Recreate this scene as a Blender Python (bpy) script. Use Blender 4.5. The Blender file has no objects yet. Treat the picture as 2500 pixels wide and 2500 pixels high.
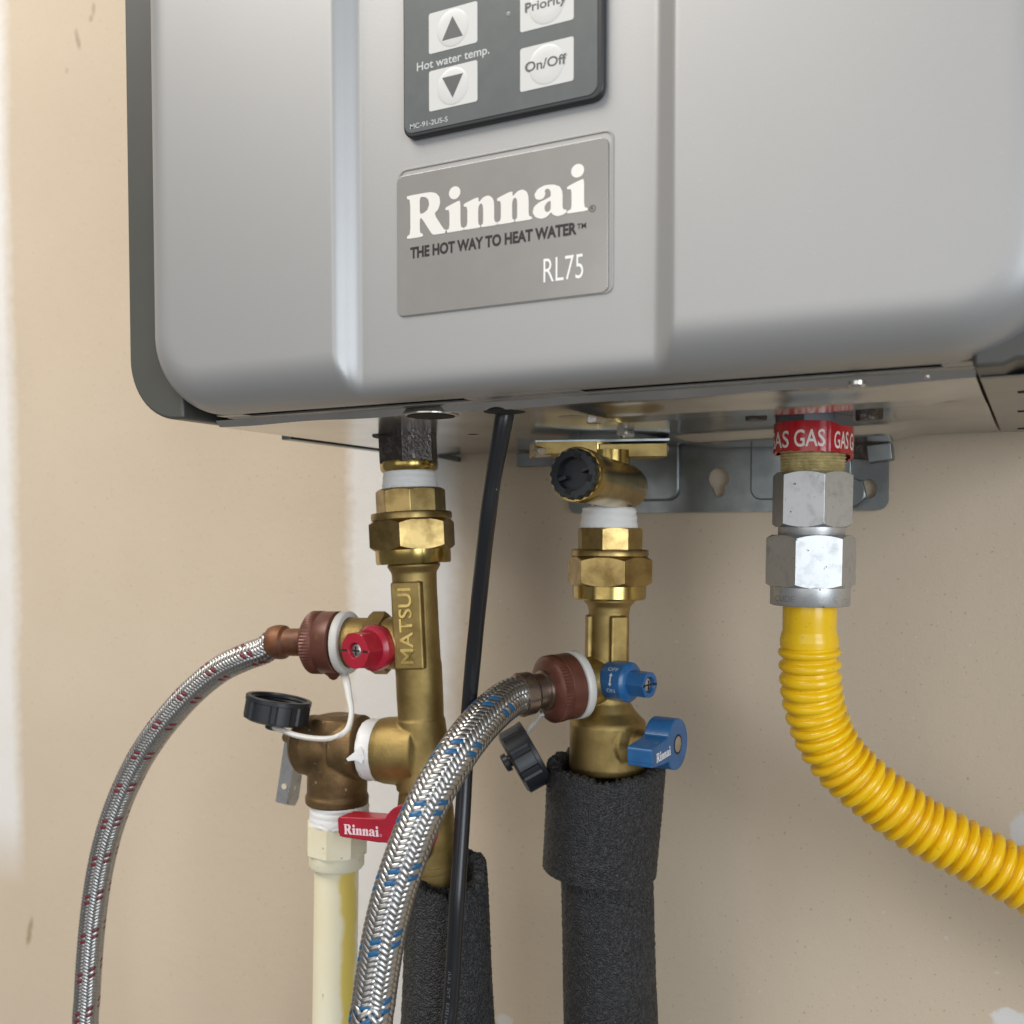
import bpy, bmesh, math, random
import numpy as np
from mathutils import Vector, Matrix

random.seed(7)
rng = np.random.default_rng(7)
scene = bpy.context.scene
col = scene.collection
Z0 = 1300.0                       # camera height above the garage floor, mm (all lengths below in mm)

# ------------------------------------------------------------------ camera
PSI, DLT = math.radians(27.4), math.radians(-2.3)
FW = np.array([-math.sin(PSI) * math.cos(DLT), math.cos(PSI) * math.cos(DLT), math.sin(DLT)])
RT = np.array([math.cos(PSI), math.sin(PSI), 0.0])
UP = np.cross(RT, FW)
CAM = np.array([0.0, -572.0, 0.0])
cd = bpy.data.cameras.new('camera'); cam = bpy.data.objects.new('camera', cd); col.objects.link(cam)
cd.sensor_width = 36; cd.lens = 36; cd.clip_start = 0.01; cd.clip_end = 100
cd.shift_y = 160 / 2500
cam.matrix_world = Matrix(((RT[0], UP[0], -FW[0], CAM[0] / 1000), (RT[1], UP[1], -FW[1], CAM[1] / 1000),
                           (RT[2], UP[2], -FW[2], (CAM[2] + Z0) / 1000), (0, 0, 0, 1)))
cd.dof.use_dof = True; cd.dof.focus_distance = 0.455; cd.dof.aperture_fstop = 13
scene.camera = cam

# ------------------------------------------------------------------ light (garage: door open behind and to the right, lamp to the left)
w = bpy.data.worlds.new('World'); scene.world = w; w.use_nodes = True
bg = w.node_tree.nodes['Background']; bg.inputs[0].default_value = (0.80, 0.79, 0.77, 1); bg.inputs[1].default_value = 0.25

def area(name, loc, target, sx, sy, power, color):
    l = bpy.data.lights.new(name, 'AREA'); l.shape = 'RECTANGLE'; l.size = sx; l.size_y = sy; l.energy = power; l.color = color
    o = bpy.data.objects.new(name, l); col.objects.link(o); o.location = loc
    o.rotation_euler = (Vector(target) - Vector(loc)).to_track_quat('-Z', 'Y').to_euler()
    return o
area('ceiling_lamp', (-1.1, -1.25, 3.1), (-0.5, 0, 1.3), 1.5, 1.3, 57, (1.0, 0.94, 0.86))
area('garage_door_daylight', (2.3, -2.1, 1.6), (-0.1, 0, 1.35), 1.7, 1.9, 62, (0.86, 0.93, 1.0))
area('room_fill', (-0.1, -3.4, 1.7), (-0.1, 0, 1.35), 2.8, 1.8, 22, (0.98, 0.98, 0.98))  # added soft frontal fill, no known lamp of the garage
scene.view_settings.view_transform = 'Standard'; scene.view_settings.look = 'None'
scene.view_settings.exposure = 0.0; scene.view_settings.gamma = 1.0

# ------------------------------------------------------------------ survey: a sight line met at a known distance from the wall
F, PX, PY = 2500.0, 1250.0, 1410.0
def ray(x, y): return FW + RT * (x - PX) / F - UP * (y - PY) / F
def S(x, y, Y):
    d = ray(x, y); return CAM + d * ((Y - CAM[1]) / d[1])
def SZ(x, y, Z):
    d = ray(x, y); return CAM + d * ((Z - CAM[2]) / d[2])
def DEP(x, y, Y): return (Y - CAM[1]) / ray(x, y)[1]
def L(px, x, y, Y): return px / F * DEP(x, y, Y)
def V(*a): return np.array(a, float)
def nrm(a): a = np.array(a, float); return a / np.linalg.norm(a)

# ------------------------------------------------------------------ materials
def mat(name, c, metal=0.0, rough=0.5, c2=None, nscale=60, ndet=6, lo=0.4, hi=0.65, bump=0.0, bscale=800, bdist=0.3,
        rough2=None, spots=None, sss=0.0, trans=0.0, coat=0.0, spec=0.5, aniso=None, vor=False, stretch=None):
    m = bpy.data.materials.new(name); m.use_nodes = True
    nt = m.node_tree; N = nt.nodes; LK = nt.links.new; b = N['Principled BSDF']
    def rgba(q): return (*q, 1)
    b.inputs['Base Color'].default_value = rgba(c); b.inputs['Metallic'].default_value = metal
    b.inputs['Roughness'].default_value = rough; b.inputs['Specular IOR Level'].default_value = spec
    b.inputs['Coat Weight'].default_value = coat; b.inputs['Coat Roughness'].default_value = 0.12
    b.inputs['Transmission Weight'].default_value = trans
    if sss: b.inputs['Subsurface Weight'].default_value = sss; b.inputs['Subsurface Radius'].default_value = (1, .8, .6); b.inputs['Subsurface Scale'].default_value = 0.003
    tc = N.new('ShaderNodeTexCoord'); co = tc.outputs['Object']
    if stretch:
        mp = N.new('ShaderNodeMapping'); mp.inputs['Scale'].default_value = stretch; LK(co, mp.inputs[0]); co = mp.outputs[0]
    cur = None
    if c2 is not None:
        n = N.new('ShaderNodeTexNoise'); n.inputs['Scale'].default_value = nscale; n.inputs['Detail'].default_value = ndet; n.inputs['Roughness'].default_value = .62
        LK(co, n.inputs['Vector'])
        mr = N.new('ShaderNodeMapRange'); mr.inputs[1].default_value = lo; mr.inputs[2].default_value = hi; LK(n.outputs[0], mr.inputs[0])
        mx = N.new('ShaderNodeMix'); mx.data_type = 'RGBA'; mx.inputs[6].default_value = rgba(c); mx.inputs[7].default_value = rgba(c2)
        LK(mr.outputs[0], mx.inputs[0]); cur = mx.outputs[2]
        if rough2 is not None:
            r2 = N.new('ShaderNodeMapRange'); r2.inputs[3].default_value = rough; r2.inputs[4].default_value = rough2
            LK(mr.outputs[0], r2.inputs[0]); LK(r2.outputs[0], b.inputs['Roughness'])
    if spots:
        for (sc, th, wd, sc_c) in spots:
            n = N.new('ShaderNodeTexNoise'); n.inputs['Scale'].default_value = sc; n.inputs['Detail'].default_value = 3; LK(co, n.inputs['Vector'])
            mr = N.new('ShaderNodeMapRange'); mr.inputs[1].default_value = th; mr.inputs[2].default_value = th + wd; LK(n.outputs[0], mr.inputs[0])
            mx = N.new('ShaderNodeMix'); mx.data_type = 'RGBA'; mx.inputs[6].default_value = rgba(c); mx.inputs[7].default_value = rgba(sc_c)
            if cur is not None: LK(cur, mx.inputs[6])
            LK(mr.outputs[0], mx.inputs[0]); cur = mx.outputs[2]
    if cur is not None: LK(cur, b.inputs['Base Color'])
    if bump:
        if vor:
            n = N.new('ShaderNodeTexVoronoi'); n.inputs['Scale'].default_value = bscale; LK(co, n.inputs['Vector']); h = n.outputs['Distance']
        else:
            n = N.new('ShaderNodeTexNoise'); n.inputs['Scale'].default_value = bscale; n.inputs['Detail'].default_value = 4; LK(co, n.inputs['Vector']); h = n.outputs[0]
        bp = N.new('ShaderNodeBump'); bp.inputs['Strength'].default_value = bump; bp.inputs['Distance'].default_value = bdist / 1000
        LK(h, bp.inputs['Height']); LK(bp.outputs[0], b.inputs['Normal'])
    return m

M = {}
M['cast'] = mat('cast_brass', (.43, .315, .125), 1, .40, c2=(.28, .20, .074), nscale=48, bump=.75, bscale=3200, bdist=.22, rough2=.52)
M['brass'] = mat('machined_brass', (.42, .305, .125), 1, .32, c2=(.24, .16, .058), nscale=75, bump=.25, bscale=900, bdist=.12, rough2=.42)
M['bright'] = mat('bright_brass', (.48, .36, .135), 1, .19, c2=(.33, .235, .07), nscale=90, bump=.12, bscale=700, bdist=.1, rough2=.26)
M['bronze'] = mat('tarnished_bronze', (.215, .135, .060), .75, .50, c2=(.13, .080, .036), nscale=80, bump=.5, bscale=1300, bdist=.3, spots=[(260, .68, .05, (.40, .36, .28))])
M['black_fit'] = mat('blackened_copper', (.085, .074, .068), .9, .32, c2=(.19, .175, .165), nscale=260, lo=.5, hi=.7, bump=.6, bscale=700, bdist=.4, rough2=.2)
M['ptfe'] = mat('thread_tape', (.83, .83, .82), 0, .5, bump=.5, bscale=260, bdist=.4, stretch=(1, 1, 6), sss=.1)
M['zinc'] = mat('zinc_plate', (.56, .57, .58), .92, .43, c2=(.42, .43, .43), nscale=170, lo=.5, hi=.75, bump=.16, bscale=700, bdist=.1, rough2=.50, spots=[(420, .70, .03, (.10, .10, .10)), (60, .66, .12, (.36, .36, .35))])
M['galv'] = mat('galvanised_steel', (.25, .275, .28), .9, .32, c2=(.19, .21, .215), nscale=40, bump=.15, bscale=90, bdist=.4, rough2=.42)
M['sheet'] = mat('bottom_sheet', (.54, .535, .52), .95, .17, c2=(.45, .445, .43), nscale=22, bump=.22, bscale=24, bdist=1.2, rough2=.2)
M['silver'] = mat('silver_paint', (.395, .397, .398), .48, .44, c2=(.378, .378, .376), nscale=9, lo=.3, hi=.7, bump=.45, bscale=1500, bdist=.06, rough2=.47, spots=[(1900, .66, .1, (.48, .48, .475)), (55, .775, .01, (.27, .26, .25))])
M['casing'] = mat('grey_casing_paint', (.078, .079, .071), 0, .42, c2=(.070, .071, .064), nscale=15, bump=.15, bscale=900, bdist=.1)
M['dark'] = mat('dark_gap', (.012, .012, .012), 0, .8)  # near-black: shade painted into slots and holes left uncut; also black rings
M['panel'] = mat('panel_film', (.095, .108, .108), 0, .33, c2=(.11, .12, .12), nscale=120, bump=.06, bscale=900, bdist=.05)
M['panel_edge'] = mat('panel_bezel', (.02, .022, .024), 0, .35)
M['btn'] = mat('button_film', (.60, .60, .585), 0, .35)
M['btn_print'] = mat('button_print', (.085, .09, .092), 0, .4)
M['print'] = mat('pale_print', (.52, .54, .53), 0, .4)
M['plate'] = mat('plate_film', (.335, .322, .305), .35, .24, c2=(.36, .345, .325), nscale=40)
M['plate_rim'] = mat('plate_rim', (.36, .35, .33), .5, .35)
M['chrome_painted'] = mat('painted_reflection_lettering', (.92, .895, .845), .2, .2)  # pale cream base colour stands in for the letters' bright reflections
M['ink'] = mat('black_ink', (.018, .017, .017), 0, .4)
M['white_ink'] = mat('white_ink', (.82, .82, .80), 0, .45)
M['red'] = mat('red_enamel', (.42, .012, .035), 0, .33, c2=(.34, .010, .026), nscale=120, bump=.12, bscale=500, bdist=.2, coat=.25, spots=[(330, .72, .03, (.62, .30, .30))])
M['blue'] = mat('blue_enamel', (.018, .115, .30), 0, .36, c2=(.014, .09, .24), nscale=120, bump=.15, bscale=500, bdist=.2, coat=.2, spots=[(420, .73, .03, (.22, .34, .48))])
M['pink_ink'] = mat('rosy_white_ink', (.84, .66, .72), 0, .5)
M['black_pl'] = mat('black_plastic', (.012, .014, .018), 0, .38, bump=.12, bscale=900, bdist=.1, spots=[(380, .74, .03, (.10, .10, .10))])
M['rubber'] = mat('cable_jacket', (.012, .013, .016), 0, .30, bump=.1, bscale=500, bdist=.1, spots=[(420, .76, .02, (.2, .2, .2))])
def foam_mat():
    m = bpy.data.materials.new('insulation_foam'); m.use_nodes = True; nt = m.node_tree; N = nt.nodes; LK = nt.links.new; b = N['Principled BSDF']
    b.inputs['Roughness'].default_value = .5; tc = N.new('ShaderNodeTexCoord')
    v = N.new('ShaderNodeTexVoronoi'); v.inputs['Scale'].default_value = 1150; LK(tc.outputs['Object'], v.inputs['Vector'])
    n = N.new('ShaderNodeTexNoise'); n.inputs['Scale'].default_value = 1500; n.inputs['Detail'].default_value = 2; LK(tc.outputs['Object'], n.inputs['Vector'])
    sp = N.new('ShaderNodeSeparateColor'); LK(v.outputs['Color'], sp.inputs[0])
    r = N.new('ShaderNodeValToRGB'); LK(sp.outputs[0], r.inputs[0]); e = r.color_ramp.elements
    e[0].position = .25; e[0].color = (.013, .0135, .0145, 1); e[1].position = .97; e[1].color = (.050, .052, .055, 1)
    x = e.new(.75); x.color = (.028, .029, .031, 1)
    LK(r.outputs[0], b.inputs['Base Color'])
    a = N.new('ShaderNodeMath'); a.operation = 'MULTIPLY_ADD'; a.inputs[1].default_value = -1.1; LK(v.outputs['Distance'], a.inputs[0]); LK(n.outputs[0], a.inputs[2])
    bp = N.new('ShaderNodeBump'); bp.inputs['Strength'].default_value = 1.0; bp.inputs['Distance'].default_value = .0006; LK(a.outputs[0], bp.inputs['Height']); LK(bp.outputs[0], b.inputs['Normal'])
    return m
M['foam'] = foam_mat()
M['yellow'] = mat('yellow_vinyl', (.90, .57, .004), 0, .30, c2=(.85, .51, .006), nscale=60, coat=.25, spots=[(420, .66, .14, (.50, .30, .02))], sss=.05)
M['cpvc'] = mat('cream_plastic', (.82, .78, .61), 0, .42, c2=(.78, .71, .50), nscale=40, sss=.06, spots=[(230, .71, .04, (.40, .25, .12)), (520, .70, .03, (.08, .08, .06))])
M['strap'] = mat('clear_strap', (.80, .79, .75), 0, .4, trans=.25, sss=.2)
M['nut'] = mat('brown_coated_nut', (.145, .050, .034), .25, .38, c2=(.105, .036, .022), nscale=90, bump=.2, bscale=400, bdist=.2, spots=[(150, .64, .10, (.15, .085, .03))])
M['rust'] = mat('rusty_ferrule', (.19, .070, .022), .30, .50, c2=(.10, .040, .024), nscale=110, bump=.4, bscale=500, bdist=.3)
M['crimp'] = mat('brown_steel_ferrule', (.30, .24, .20), .9, .25, c2=(.18, .12, .09), nscale=100, rough2=.38)
M['steel'] = mat('steel_braid', (.46, .455, .445), 1, .30, c2=(.34, .335, .33), nscale=500, lo=.35, hi=.7, bump=.35, bscale=2600, bdist=.08, rough2=.4)
M['tr_red'] = mat('red_tracer', (.15, .012, .020), .1, .42)
M['tr_blue'] = mat('blue_tracer', (.012, .095, .22), .1, .42)
M['core'] = mat('hose_core', (.03, .03, .03), 0, .7)
M['tape'] = mat('red_label_tape', (.52, .010, .018), 0, .22, c2=(.45, .008, .014), nscale=60, bump=.35, bscale=90, bdist=1.0, coat=.3)
M['label_ink'] = mat('label_white', (.82, .74, .70), 0, .35)
M['dope'] = mat('pipe_dope', (.62, .53, .27), .1, .5, c2=(.40, .33, .15), nscale=260, bump=.8, bscale=500, bdist=.7, rough2=.35)
M['pipe'] = mat('grey_gas_pipe', (.16, .17, .19), .7, .36, c2=(.13, .14, .15), nscale=60)
M['screw'] = mat('screw_steel', (.60, .58, .55), 1, .26, bump=.3, bscale=700, bdist=.2)
M['lamp'] = mat('indicator_lens', (.20, .22, .22), 0, .3)

def cpvc_pipe_mat(cx, cy):
    m = mat('cream_pipe', (.82, .75, .53), 0, .36, c2=(.84, .80, .63), nscale=25, sss=.06, spots=[(130, .68, .04, (.34, .20, .10))], stretch=(1, 1, .35))
    nt = m.node_tree; N = nt.nodes; LK = nt.links.new; b = N['Principled BSDF']
    src = b.inputs['Base Color'].links[0].from_socket
    g = N.new('ShaderNodeTexCoord'); sp = N.new('ShaderNodeSeparateXYZ'); LK(g.outputs['Object'], sp.inputs[0])
    at = N.new('ShaderNodeMath'); at.operation = 'ARCTAN2'; LK(sp.outputs[1], at.inputs[0]); LK(sp.outputs[0], at.inputs[1])
    n = N.new('ShaderNodeTexNoise'); n.inputs['Scale'].default_value = 60; LK(g.outputs['Object'], n.inputs['Vector'])
    ad = N.new('ShaderNodeMath'); ad.operation = 'MULTIPLY_ADD'; ad.inputs[1].default_value = .55; LK(n.outputs[0], ad.inputs[0]); LK(at.outputs[0], ad.inputs[2])
    sb = N.new('ShaderNodeMath'); sb.operation = 'SUBTRACT'; sb.inputs[1].default_value = math.radians(-14) + .27; LK(ad.outputs[0], sb.inputs[0])
    ab = N.new('ShaderNodeMath'); ab.operation = 'ABSOLUTE'; LK(sb.outputs[0], ab.inputs[0])
    mr = N.new('ShaderNodeMapRange'); mr.inputs[1].default_value = .44; mr.inputs[2].default_value = .26; LK(ab.outputs[0], mr.inputs[0])
    mx = N.new('ShaderNodeMix'); mx.data_type = 'RGBA'; LK(src, mx.inputs[6]); mx.inputs[7].default_value = (.72, .55, .10, 1)
    sc_ = N.new('ShaderNodeMath'); sc_.operation = 'MULTIPLY'; sc_.inputs[1].default_value = .92; LK(mr.outputs[0], sc_.inputs[0]); LK(sc_.outputs[0], mx.inputs[0]); LK(mx.outputs[2], b.inputs['Base Color'])
    return m

def wall_mat():
    m = bpy.data.materials.new('drywall_paper'); m.use_nodes = True
    nt = m.node_tree; N = nt.nodes; LK = nt.links.new; b = N['Principled BSDF']
    b.inputs['Roughness'].default_value = .85; b.inputs['Specular IOR Level'].default_value = .25
    g = N.new('ShaderNodeTexCoord'); P = g.outputs['Object']
    def noise(s, d=4):
        n = N.new('ShaderNodeTexNoise'); n.inputs['Scale'].default_value = s; n.inputs['Detail'].default_value = d; LK(P, n.inputs['Vector']); return n.outputs[0]
    def math2(op, a, bb):
        q = N.new('ShaderNodeMath'); q.operation = op
        for i, s in enumerate((a, bb)):
            if isinstance(s, (int, float)): q.inputs[i].default_value = s
            else: LK(s, q.inputs[i])
        return q.outputs[0]
    def rng_(v, a, bb, c=0, d=1):
        q = N.new('ShaderNodeMapRange'); q.inputs[1].default_value = a; q.inputs[2].default_value = bb; q.inputs[3].default_value = c; q.inputs[4].default_value = d; LK(v, q.inputs[0]); return q.outputs[0]
    def mix(f, a, bb):
        q = N.new('ShaderNodeMix'); q.data_type = 'RGBA'; LK(f, q.inputs[0])
        for i, s in ((6, a), (7, bb)):
            if isinstance(s, tuple): q.inputs[i].default_value = (*s, 1)
            else: LK(s, q.inputs[i])
        return q.outputs[2]
    base = mix(rng_(noise(6), .35, .65), (.57, .475, .362), (.605, .507, .390))
    base = mix(rng_(noise(420, 2), .66, .74), base, (.40, .33, .25))
    base = mix(rng_(noise(300, 2), .69, .76), base, (.66, .58, .47))
    sp = N.new('ShaderNodeSeparateXYZ'); LK(P, sp.inputs[0]); X, Z = sp.outputs[0], sp.outputs[2]
    wob = math2('MULTIPLY', math2('SUBTRACT', noise(9), .5), .016)
    Xw = math2('ADD', X, wob)
    fine = math2('MULTIPLY', math2('SUBTRACT', noise(120), .5), .01)
    Xw = math2('ADD', Xw, fine)
    def band(x0, x1, soft0, soft1):
        a = rng_(Xw, x0 - soft0, x0 + soft0); c = rng_(Xw, x1 + soft1, x1 - soft1); return math2('MULTIPLY', a, c)
    s1 = band(-.421, -.340, .005, .008)                # taped joint behind the hot pipe
    s2 = math2('MULTIPLY', band(-1.2, -.768, .01, .008), rng_(Z, 1.0, 1.06))   # joint at the left edge
    white = (.74, .72, .69)
    f = math2('MAXIMUM', s1, s2)
    f = math2('MULTIPLY', f, rng_(noise(30), .2, .5, .80, 1))
    colr = mix(f, base, white)
    # scuffs and spackle dabs: position, half sizes, tilt
    def dab(px, pz, rx, rz, soft, shear=0.0):
        dx = math2('ADD', math2('SUBTRACT', X, px), math2('MULTIPLY', math2('SUBTRACT', Z, pz), shear))
        dx = math2('DIVIDE', dx, rx); dz = math2('DIVIDE', math2('SUBTRACT', Z, pz), rz)
        d = math2('ADD', math2('MULTIPLY', dx, dx), math2('MULTIPLY', dz, dz))
        d = math2('ADD', d, math2('MULTIPLY', math2('SUBTRACT', noise(160), .5), 1.6))
        return rng_(d, 1.0, 1.0 - soft)
    for (px, py, rx, rz, sh, c_, so) in DABS:
        p = S(px, py, 0); colr = mix(dab(p[0] / 1000, (p[2] + Z0) / 1000, rx / 1000, rz / 1000, so, sh), colr, c_)
    LK(colr, b.inputs['Base Color'])
    h = math2('ADD', math2('MULTIPLY', noise(700, 3), .35), math2('MULTIPLY', noise(130, 3), .5))
    h = math2('ADD', h, math2('MULTIPLY', f, 1.2))
    bp = N.new('ShaderNodeBump'); bp.inputs['Strength'].default_value = .6; bp.inputs['Distance'].default_value = .0007
    LK(h, bp.inputs['Height']); LK(bp.outputs[0], b.inputs['Normal'])
    return m
DABS = [(228, 22, 2.5, 6, 0, (.44, .36, .27), .8), (222, 45, 3, 3.5, 0, (.45, .37, .28), .8), (190, 98, 3, 11, .25, (.42, .34, .26), .9), (163, 172, 2.5, 3, 0, (.46, .38, .29), .9),
        (72, 2275, 4, 16, -.25, (.37, .29, .19), .9),
        (2497, 2025, 6.5, 9, 0, (.62, .60, .57), .5), (2475, 2500, 11, 8, .3, (.68, .67, .65), .4), (1232, 2492, 7, 5, 0, (.64, .62, .58), .6),
        (2435, 2375, 1.6, 1, 0, (.60, .56, .50), .6), (2310, 2290, 1.2, 1.2, 0, (.60, .56, .50), .6)]

# ------------------------------------------------------------------ mesh building
class MB:
    def __init__(s): s.v = []; s.f = []; s.sm = []
    def add(s, vs, fs, smooth=False):
        o = len(s.v); s.v += [tuple(map(float, q)) for q in vs]
        for f in fs: s.f.append([i + o for i in f]); s.sm.append(smooth)
        return s
    def box(s, x0, x1, y0, y1, z0, z1):
        vs = [(x, y, z) for x in (x0, x1) for y in (y0, y1) for z in (z0, z1)]
        return s.add(vs, [(0, 1, 3, 2), (4, 6, 7, 5), (0, 4, 5, 1), (2, 3, 7, 6), (0, 2, 6, 4), (1, 5, 7, 3)])
    def obox(s, c, ax, hs):
        c = np.array(c, float); A = [nrm(a) * h for a, h in zip(ax, hs)]
        vs = [c + i * A[0] + j * A[1] + k * A[2] for i in (-1, 1) for j in (-1, 1) for k in (-1, 1)]
        return s.add(vs, [(0, 1, 3, 2), (4, 6, 7, 5), (0, 4, 5, 1), (2, 3, 7, 6), (0, 2, 6, 4), (1, 5, 7, 3)])
    def rings(s, rows, close=True, cap0=True, cap1=True, smooth=True):
        n = len(rows[0]); vs = [p for r in rows for p in r]; fs = []
        for i in range(len(rows) - 1):
            for j in range(n if close else n - 1):
                k = (j + 1) % n; fs.append((i * n + j, i * n + k, (i + 1) * n + k, (i + 1) * n + j))
        s.add(vs, fs, smooth)
        if cap0: s.add(rows[0], [list(range(n))])
        if cap1: s.add(rows[-1], [list(range(n))])
        return s
    def lathe(s, A, d, prof, seg=48, cap=True, jit=0.0):
        A = np.array(A, float); d, u, v = frame(d)
        rows = []
        for (t, r) in prof:
            rows.append([A + d * t + (u * math.cos(q) + v * math.sin(q)) * max(r + (rng.normal() * jit if jit else 0), 1e-3) for q in np.linspace(0, 2 * math.pi, seg, endpoint=False)])
        return s.rings(rows, cap0=cap, cap1=cap)
    def hexnut(s, A, d, t0, t1, R, face=None, ch=True, rc=None, sides=6, cap=True):
        """polygonal nut with the curved chamfer a turned nut has; a flat looks along `face`"""
        A = np.array(A, float); d, u, v = frame(d)
        if face is not None:
            f = np.array(face, float); f = nrm(f - d * (f @ d)); ph = math.atan2(f @ v, f @ u)
        else: ph = 0
        k = 12; n = sides * k; st = 2 * math.pi / sides; ap = R * math.cos(st / 2)
        rc = rc or ap * .985
        def row(t, fn): return [A + d * (t + fn(q)[0]) + (u * math.cos(q + ph - st / 2) + v * math.sin(q + ph - st / 2)) * fn(q)[1] for q in np.arange(n) * 2 * math.pi / n]
        def rh(q): return ap / math.cos((q % st) - st / 2)
        def a(q): return 0, min(rc, rh(q))
        def b(q): h = max(0, rh(q) - rc) * .62; return h, rh(q)
        def c(q): h = max(0, rh(q) - rc) * .62; return -h, rh(q)
        rows = [row(t0, a), row(t0, b), row(t1, c), row(t1, a)] if ch else [row(t0, lambda q: (0, rh(q))), row(t1, lambda q: (0, rh(q)))]
        return s.rings(rows, cap0=cap, cap1=cap, smooth=True)
    def tube(s, path, rad, seg=24, cap=True, smooth=True):
        P, T, U, W = sweep(path); rows = []
        for i in range(len(P)):
            r = rad(i, len(P)) if callable(rad) else rad
            rows.append([P[i] + (U[i] * math.cos(q) + W[i] * math.sin(q)) * r for q in np.linspace(0, 2 * math.pi, seg, endpoint=False)])
        return s.rings(rows, cap0=cap, cap1=cap, smooth=smooth)
    def prism(s, pts, n, h, smooth=False):
        """outline (3-D points) thickened by h along n"""
        n = nrm(n) * h; a = [np.array(p, float) for p in pts]; b = [p + n for p in a]; k = len(a)
        s.add(a + b, [list(range(k)), list(range(k, 2 * k))] + [(i, (i + 1) % k, (i + 1) % k + k, i + k) for i in range(k)], smooth); return s
    def build(s, name, material, parent=None, bevel=0, angle=35, seg=2, remesh=0, smooth_it=0, label=None, recalc=True, flat=False):
        loc = LOC.get(parent.name, np.zeros(3)) if parent else np.zeros(3)
        me = bpy.data.meshes.new(name)
        off = loc if parent else V(0, 0, -Z0)
        vs = [((x - off[0]) / 1000, (y - off[1]) / 1000, (z - off[2]) / 1000) for x, y, z in s.v]
        me.from_pydata(vs, [], s.f); me.update()
        if recalc:
            bm = bmesh.new(); bm.from_mesh(me); bmesh.ops.recalc_face_normals(bm, faces=bm.faces); bm.to_mesh(me); bm.free()
        if not flat:
            for p in me.polygons: p.use_smooth = True
            me.set_sharp_from_angle(angle=math.radians(angle))
        me.materials.append(material)
        o = bpy.data.objects.new(name, me); col.objects.link(o)
        if parent: o.parent = parent; LOC[o.name] = loc
        else: LOC[o.name] = off
        if remesh:
            md = o.modifiers.new('r', 'REMESH'); md.mode = 'VOXEL'; md.voxel_size = remesh / 1000; md.use_smooth_shade = True
            ms = o.modifiers.new('s', 'SMOOTH'); ms.iterations = smooth_it; ms.factor = .5
        if bevel:
            mv = o.modifiers.new('b', 'BEVEL'); mv.width = bevel / 1000; mv.segments = seg; mv.limit_method = 'ANGLE'; mv.angle_limit = math.radians(40); mv.harden_normals = True
        if label: o['label'] = label
        return o
LOC = {}
def frame(d):
    d = nrm(d); h = V(0, 0, 1) if abs(d[2]) < .9 else V(1, 0, 0)
    u = nrm(np.cross(h, d)); v = np.cross(d, u); return d, u, v
def spline(pts, step=1.0):
    """smooth curve through points, resampled by arc length"""
    P = np.array(pts, float); Q = np.vstack([2 * P[0] - P[1], P, 2 * P[-1] - P[-2]]); out = []
    for i in range(1, len(Q) - 2):
        p0, p1, p2, p3 = Q[i - 1:i + 3]
        for t in np.linspace(0, 1, 24, endpoint=False):
            out.append(.5 * ((2 * p1) + (p2 - p0) * t + (2 * p0 - 5 * p1 + 4 * p2 - p3) * t * t + (3 * p1 - p0 - 3 * p2 + p3) * t ** 3))
    out.append(P[-1]); out = np.array(out)
    for _ in range(3): out[1:-1] = (out[:-2] + 2 * out[1:-1] + out[2:]) / 4
    s_ = np.concatenate([[0], np.cumsum(np.linalg.norm(np.diff(out, axis=0), axis=1))])
    n = max(3, int(s_[-1] / step) + 1); q = np.linspace(0, s_[-1], n)
    return np.stack([np.interp(q, s_, out[:, k]) for k in range(3)], 1)
def sweep(P):
    P = np.array(P, float); T = np.gradient(P, axis=0); T /= np.linalg.norm(T, axis=1)[:, None]
    _, u, _ = frame(T[0]); U = [u]
    for i in range(1, len(P)):
        u = U[-1] - T[i] * (U[-1] @ T[i]); U.append(nrm(u))
    U = np.array(U); return P, T, U, np.cross(T, U)

def thing(name, label, cat, loc, group=None):
    o = bpy.data.objects.new(name, None); col.objects.link(o); o.empty_display_size = .01
    o.location = (loc[0] / 1000, loc[1] / 1000, (loc[2] + Z0) / 1000); LOC[o.name] = np.array(loc, float)
    o['label'] = label; o['category'] = cat
    if group: o['group'] = group
    return o

class Axis:
    """a straight run between two surveyed points; stations and widths measured along it"""
    def __init__(s, a, b, Ya, Yb=None):
        Yb = Ya if Yb is None else Yb
        s.a, s.b = a, b; s.A = S(*a, Ya); s.B = S(*b, Yb); s.d = nrm(s.B - s.A); s.len = np.linalg.norm(s.B - s.A)
    def t(s, py):
        k = (py - s.a[1]) / (s.b[1] - s.a[1]); x = s.a[0] + k * (s.b[0] - s.a[0])
        n = np.cross(ray(x, py), RT)                        # plane of sight through that image row
        return ((CAM - s.A) @ n) / (s.d @ n)
    def pt(s, py): return s.A + s.d * s.t(py)
    def r(s, w, py): p = s.pt(py); return w / 2 / F * ((p - CAM) @ FW)
    def prof(s, rows): return [(s.t(y), s.r(w, y)) for y, w in rows]

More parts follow.
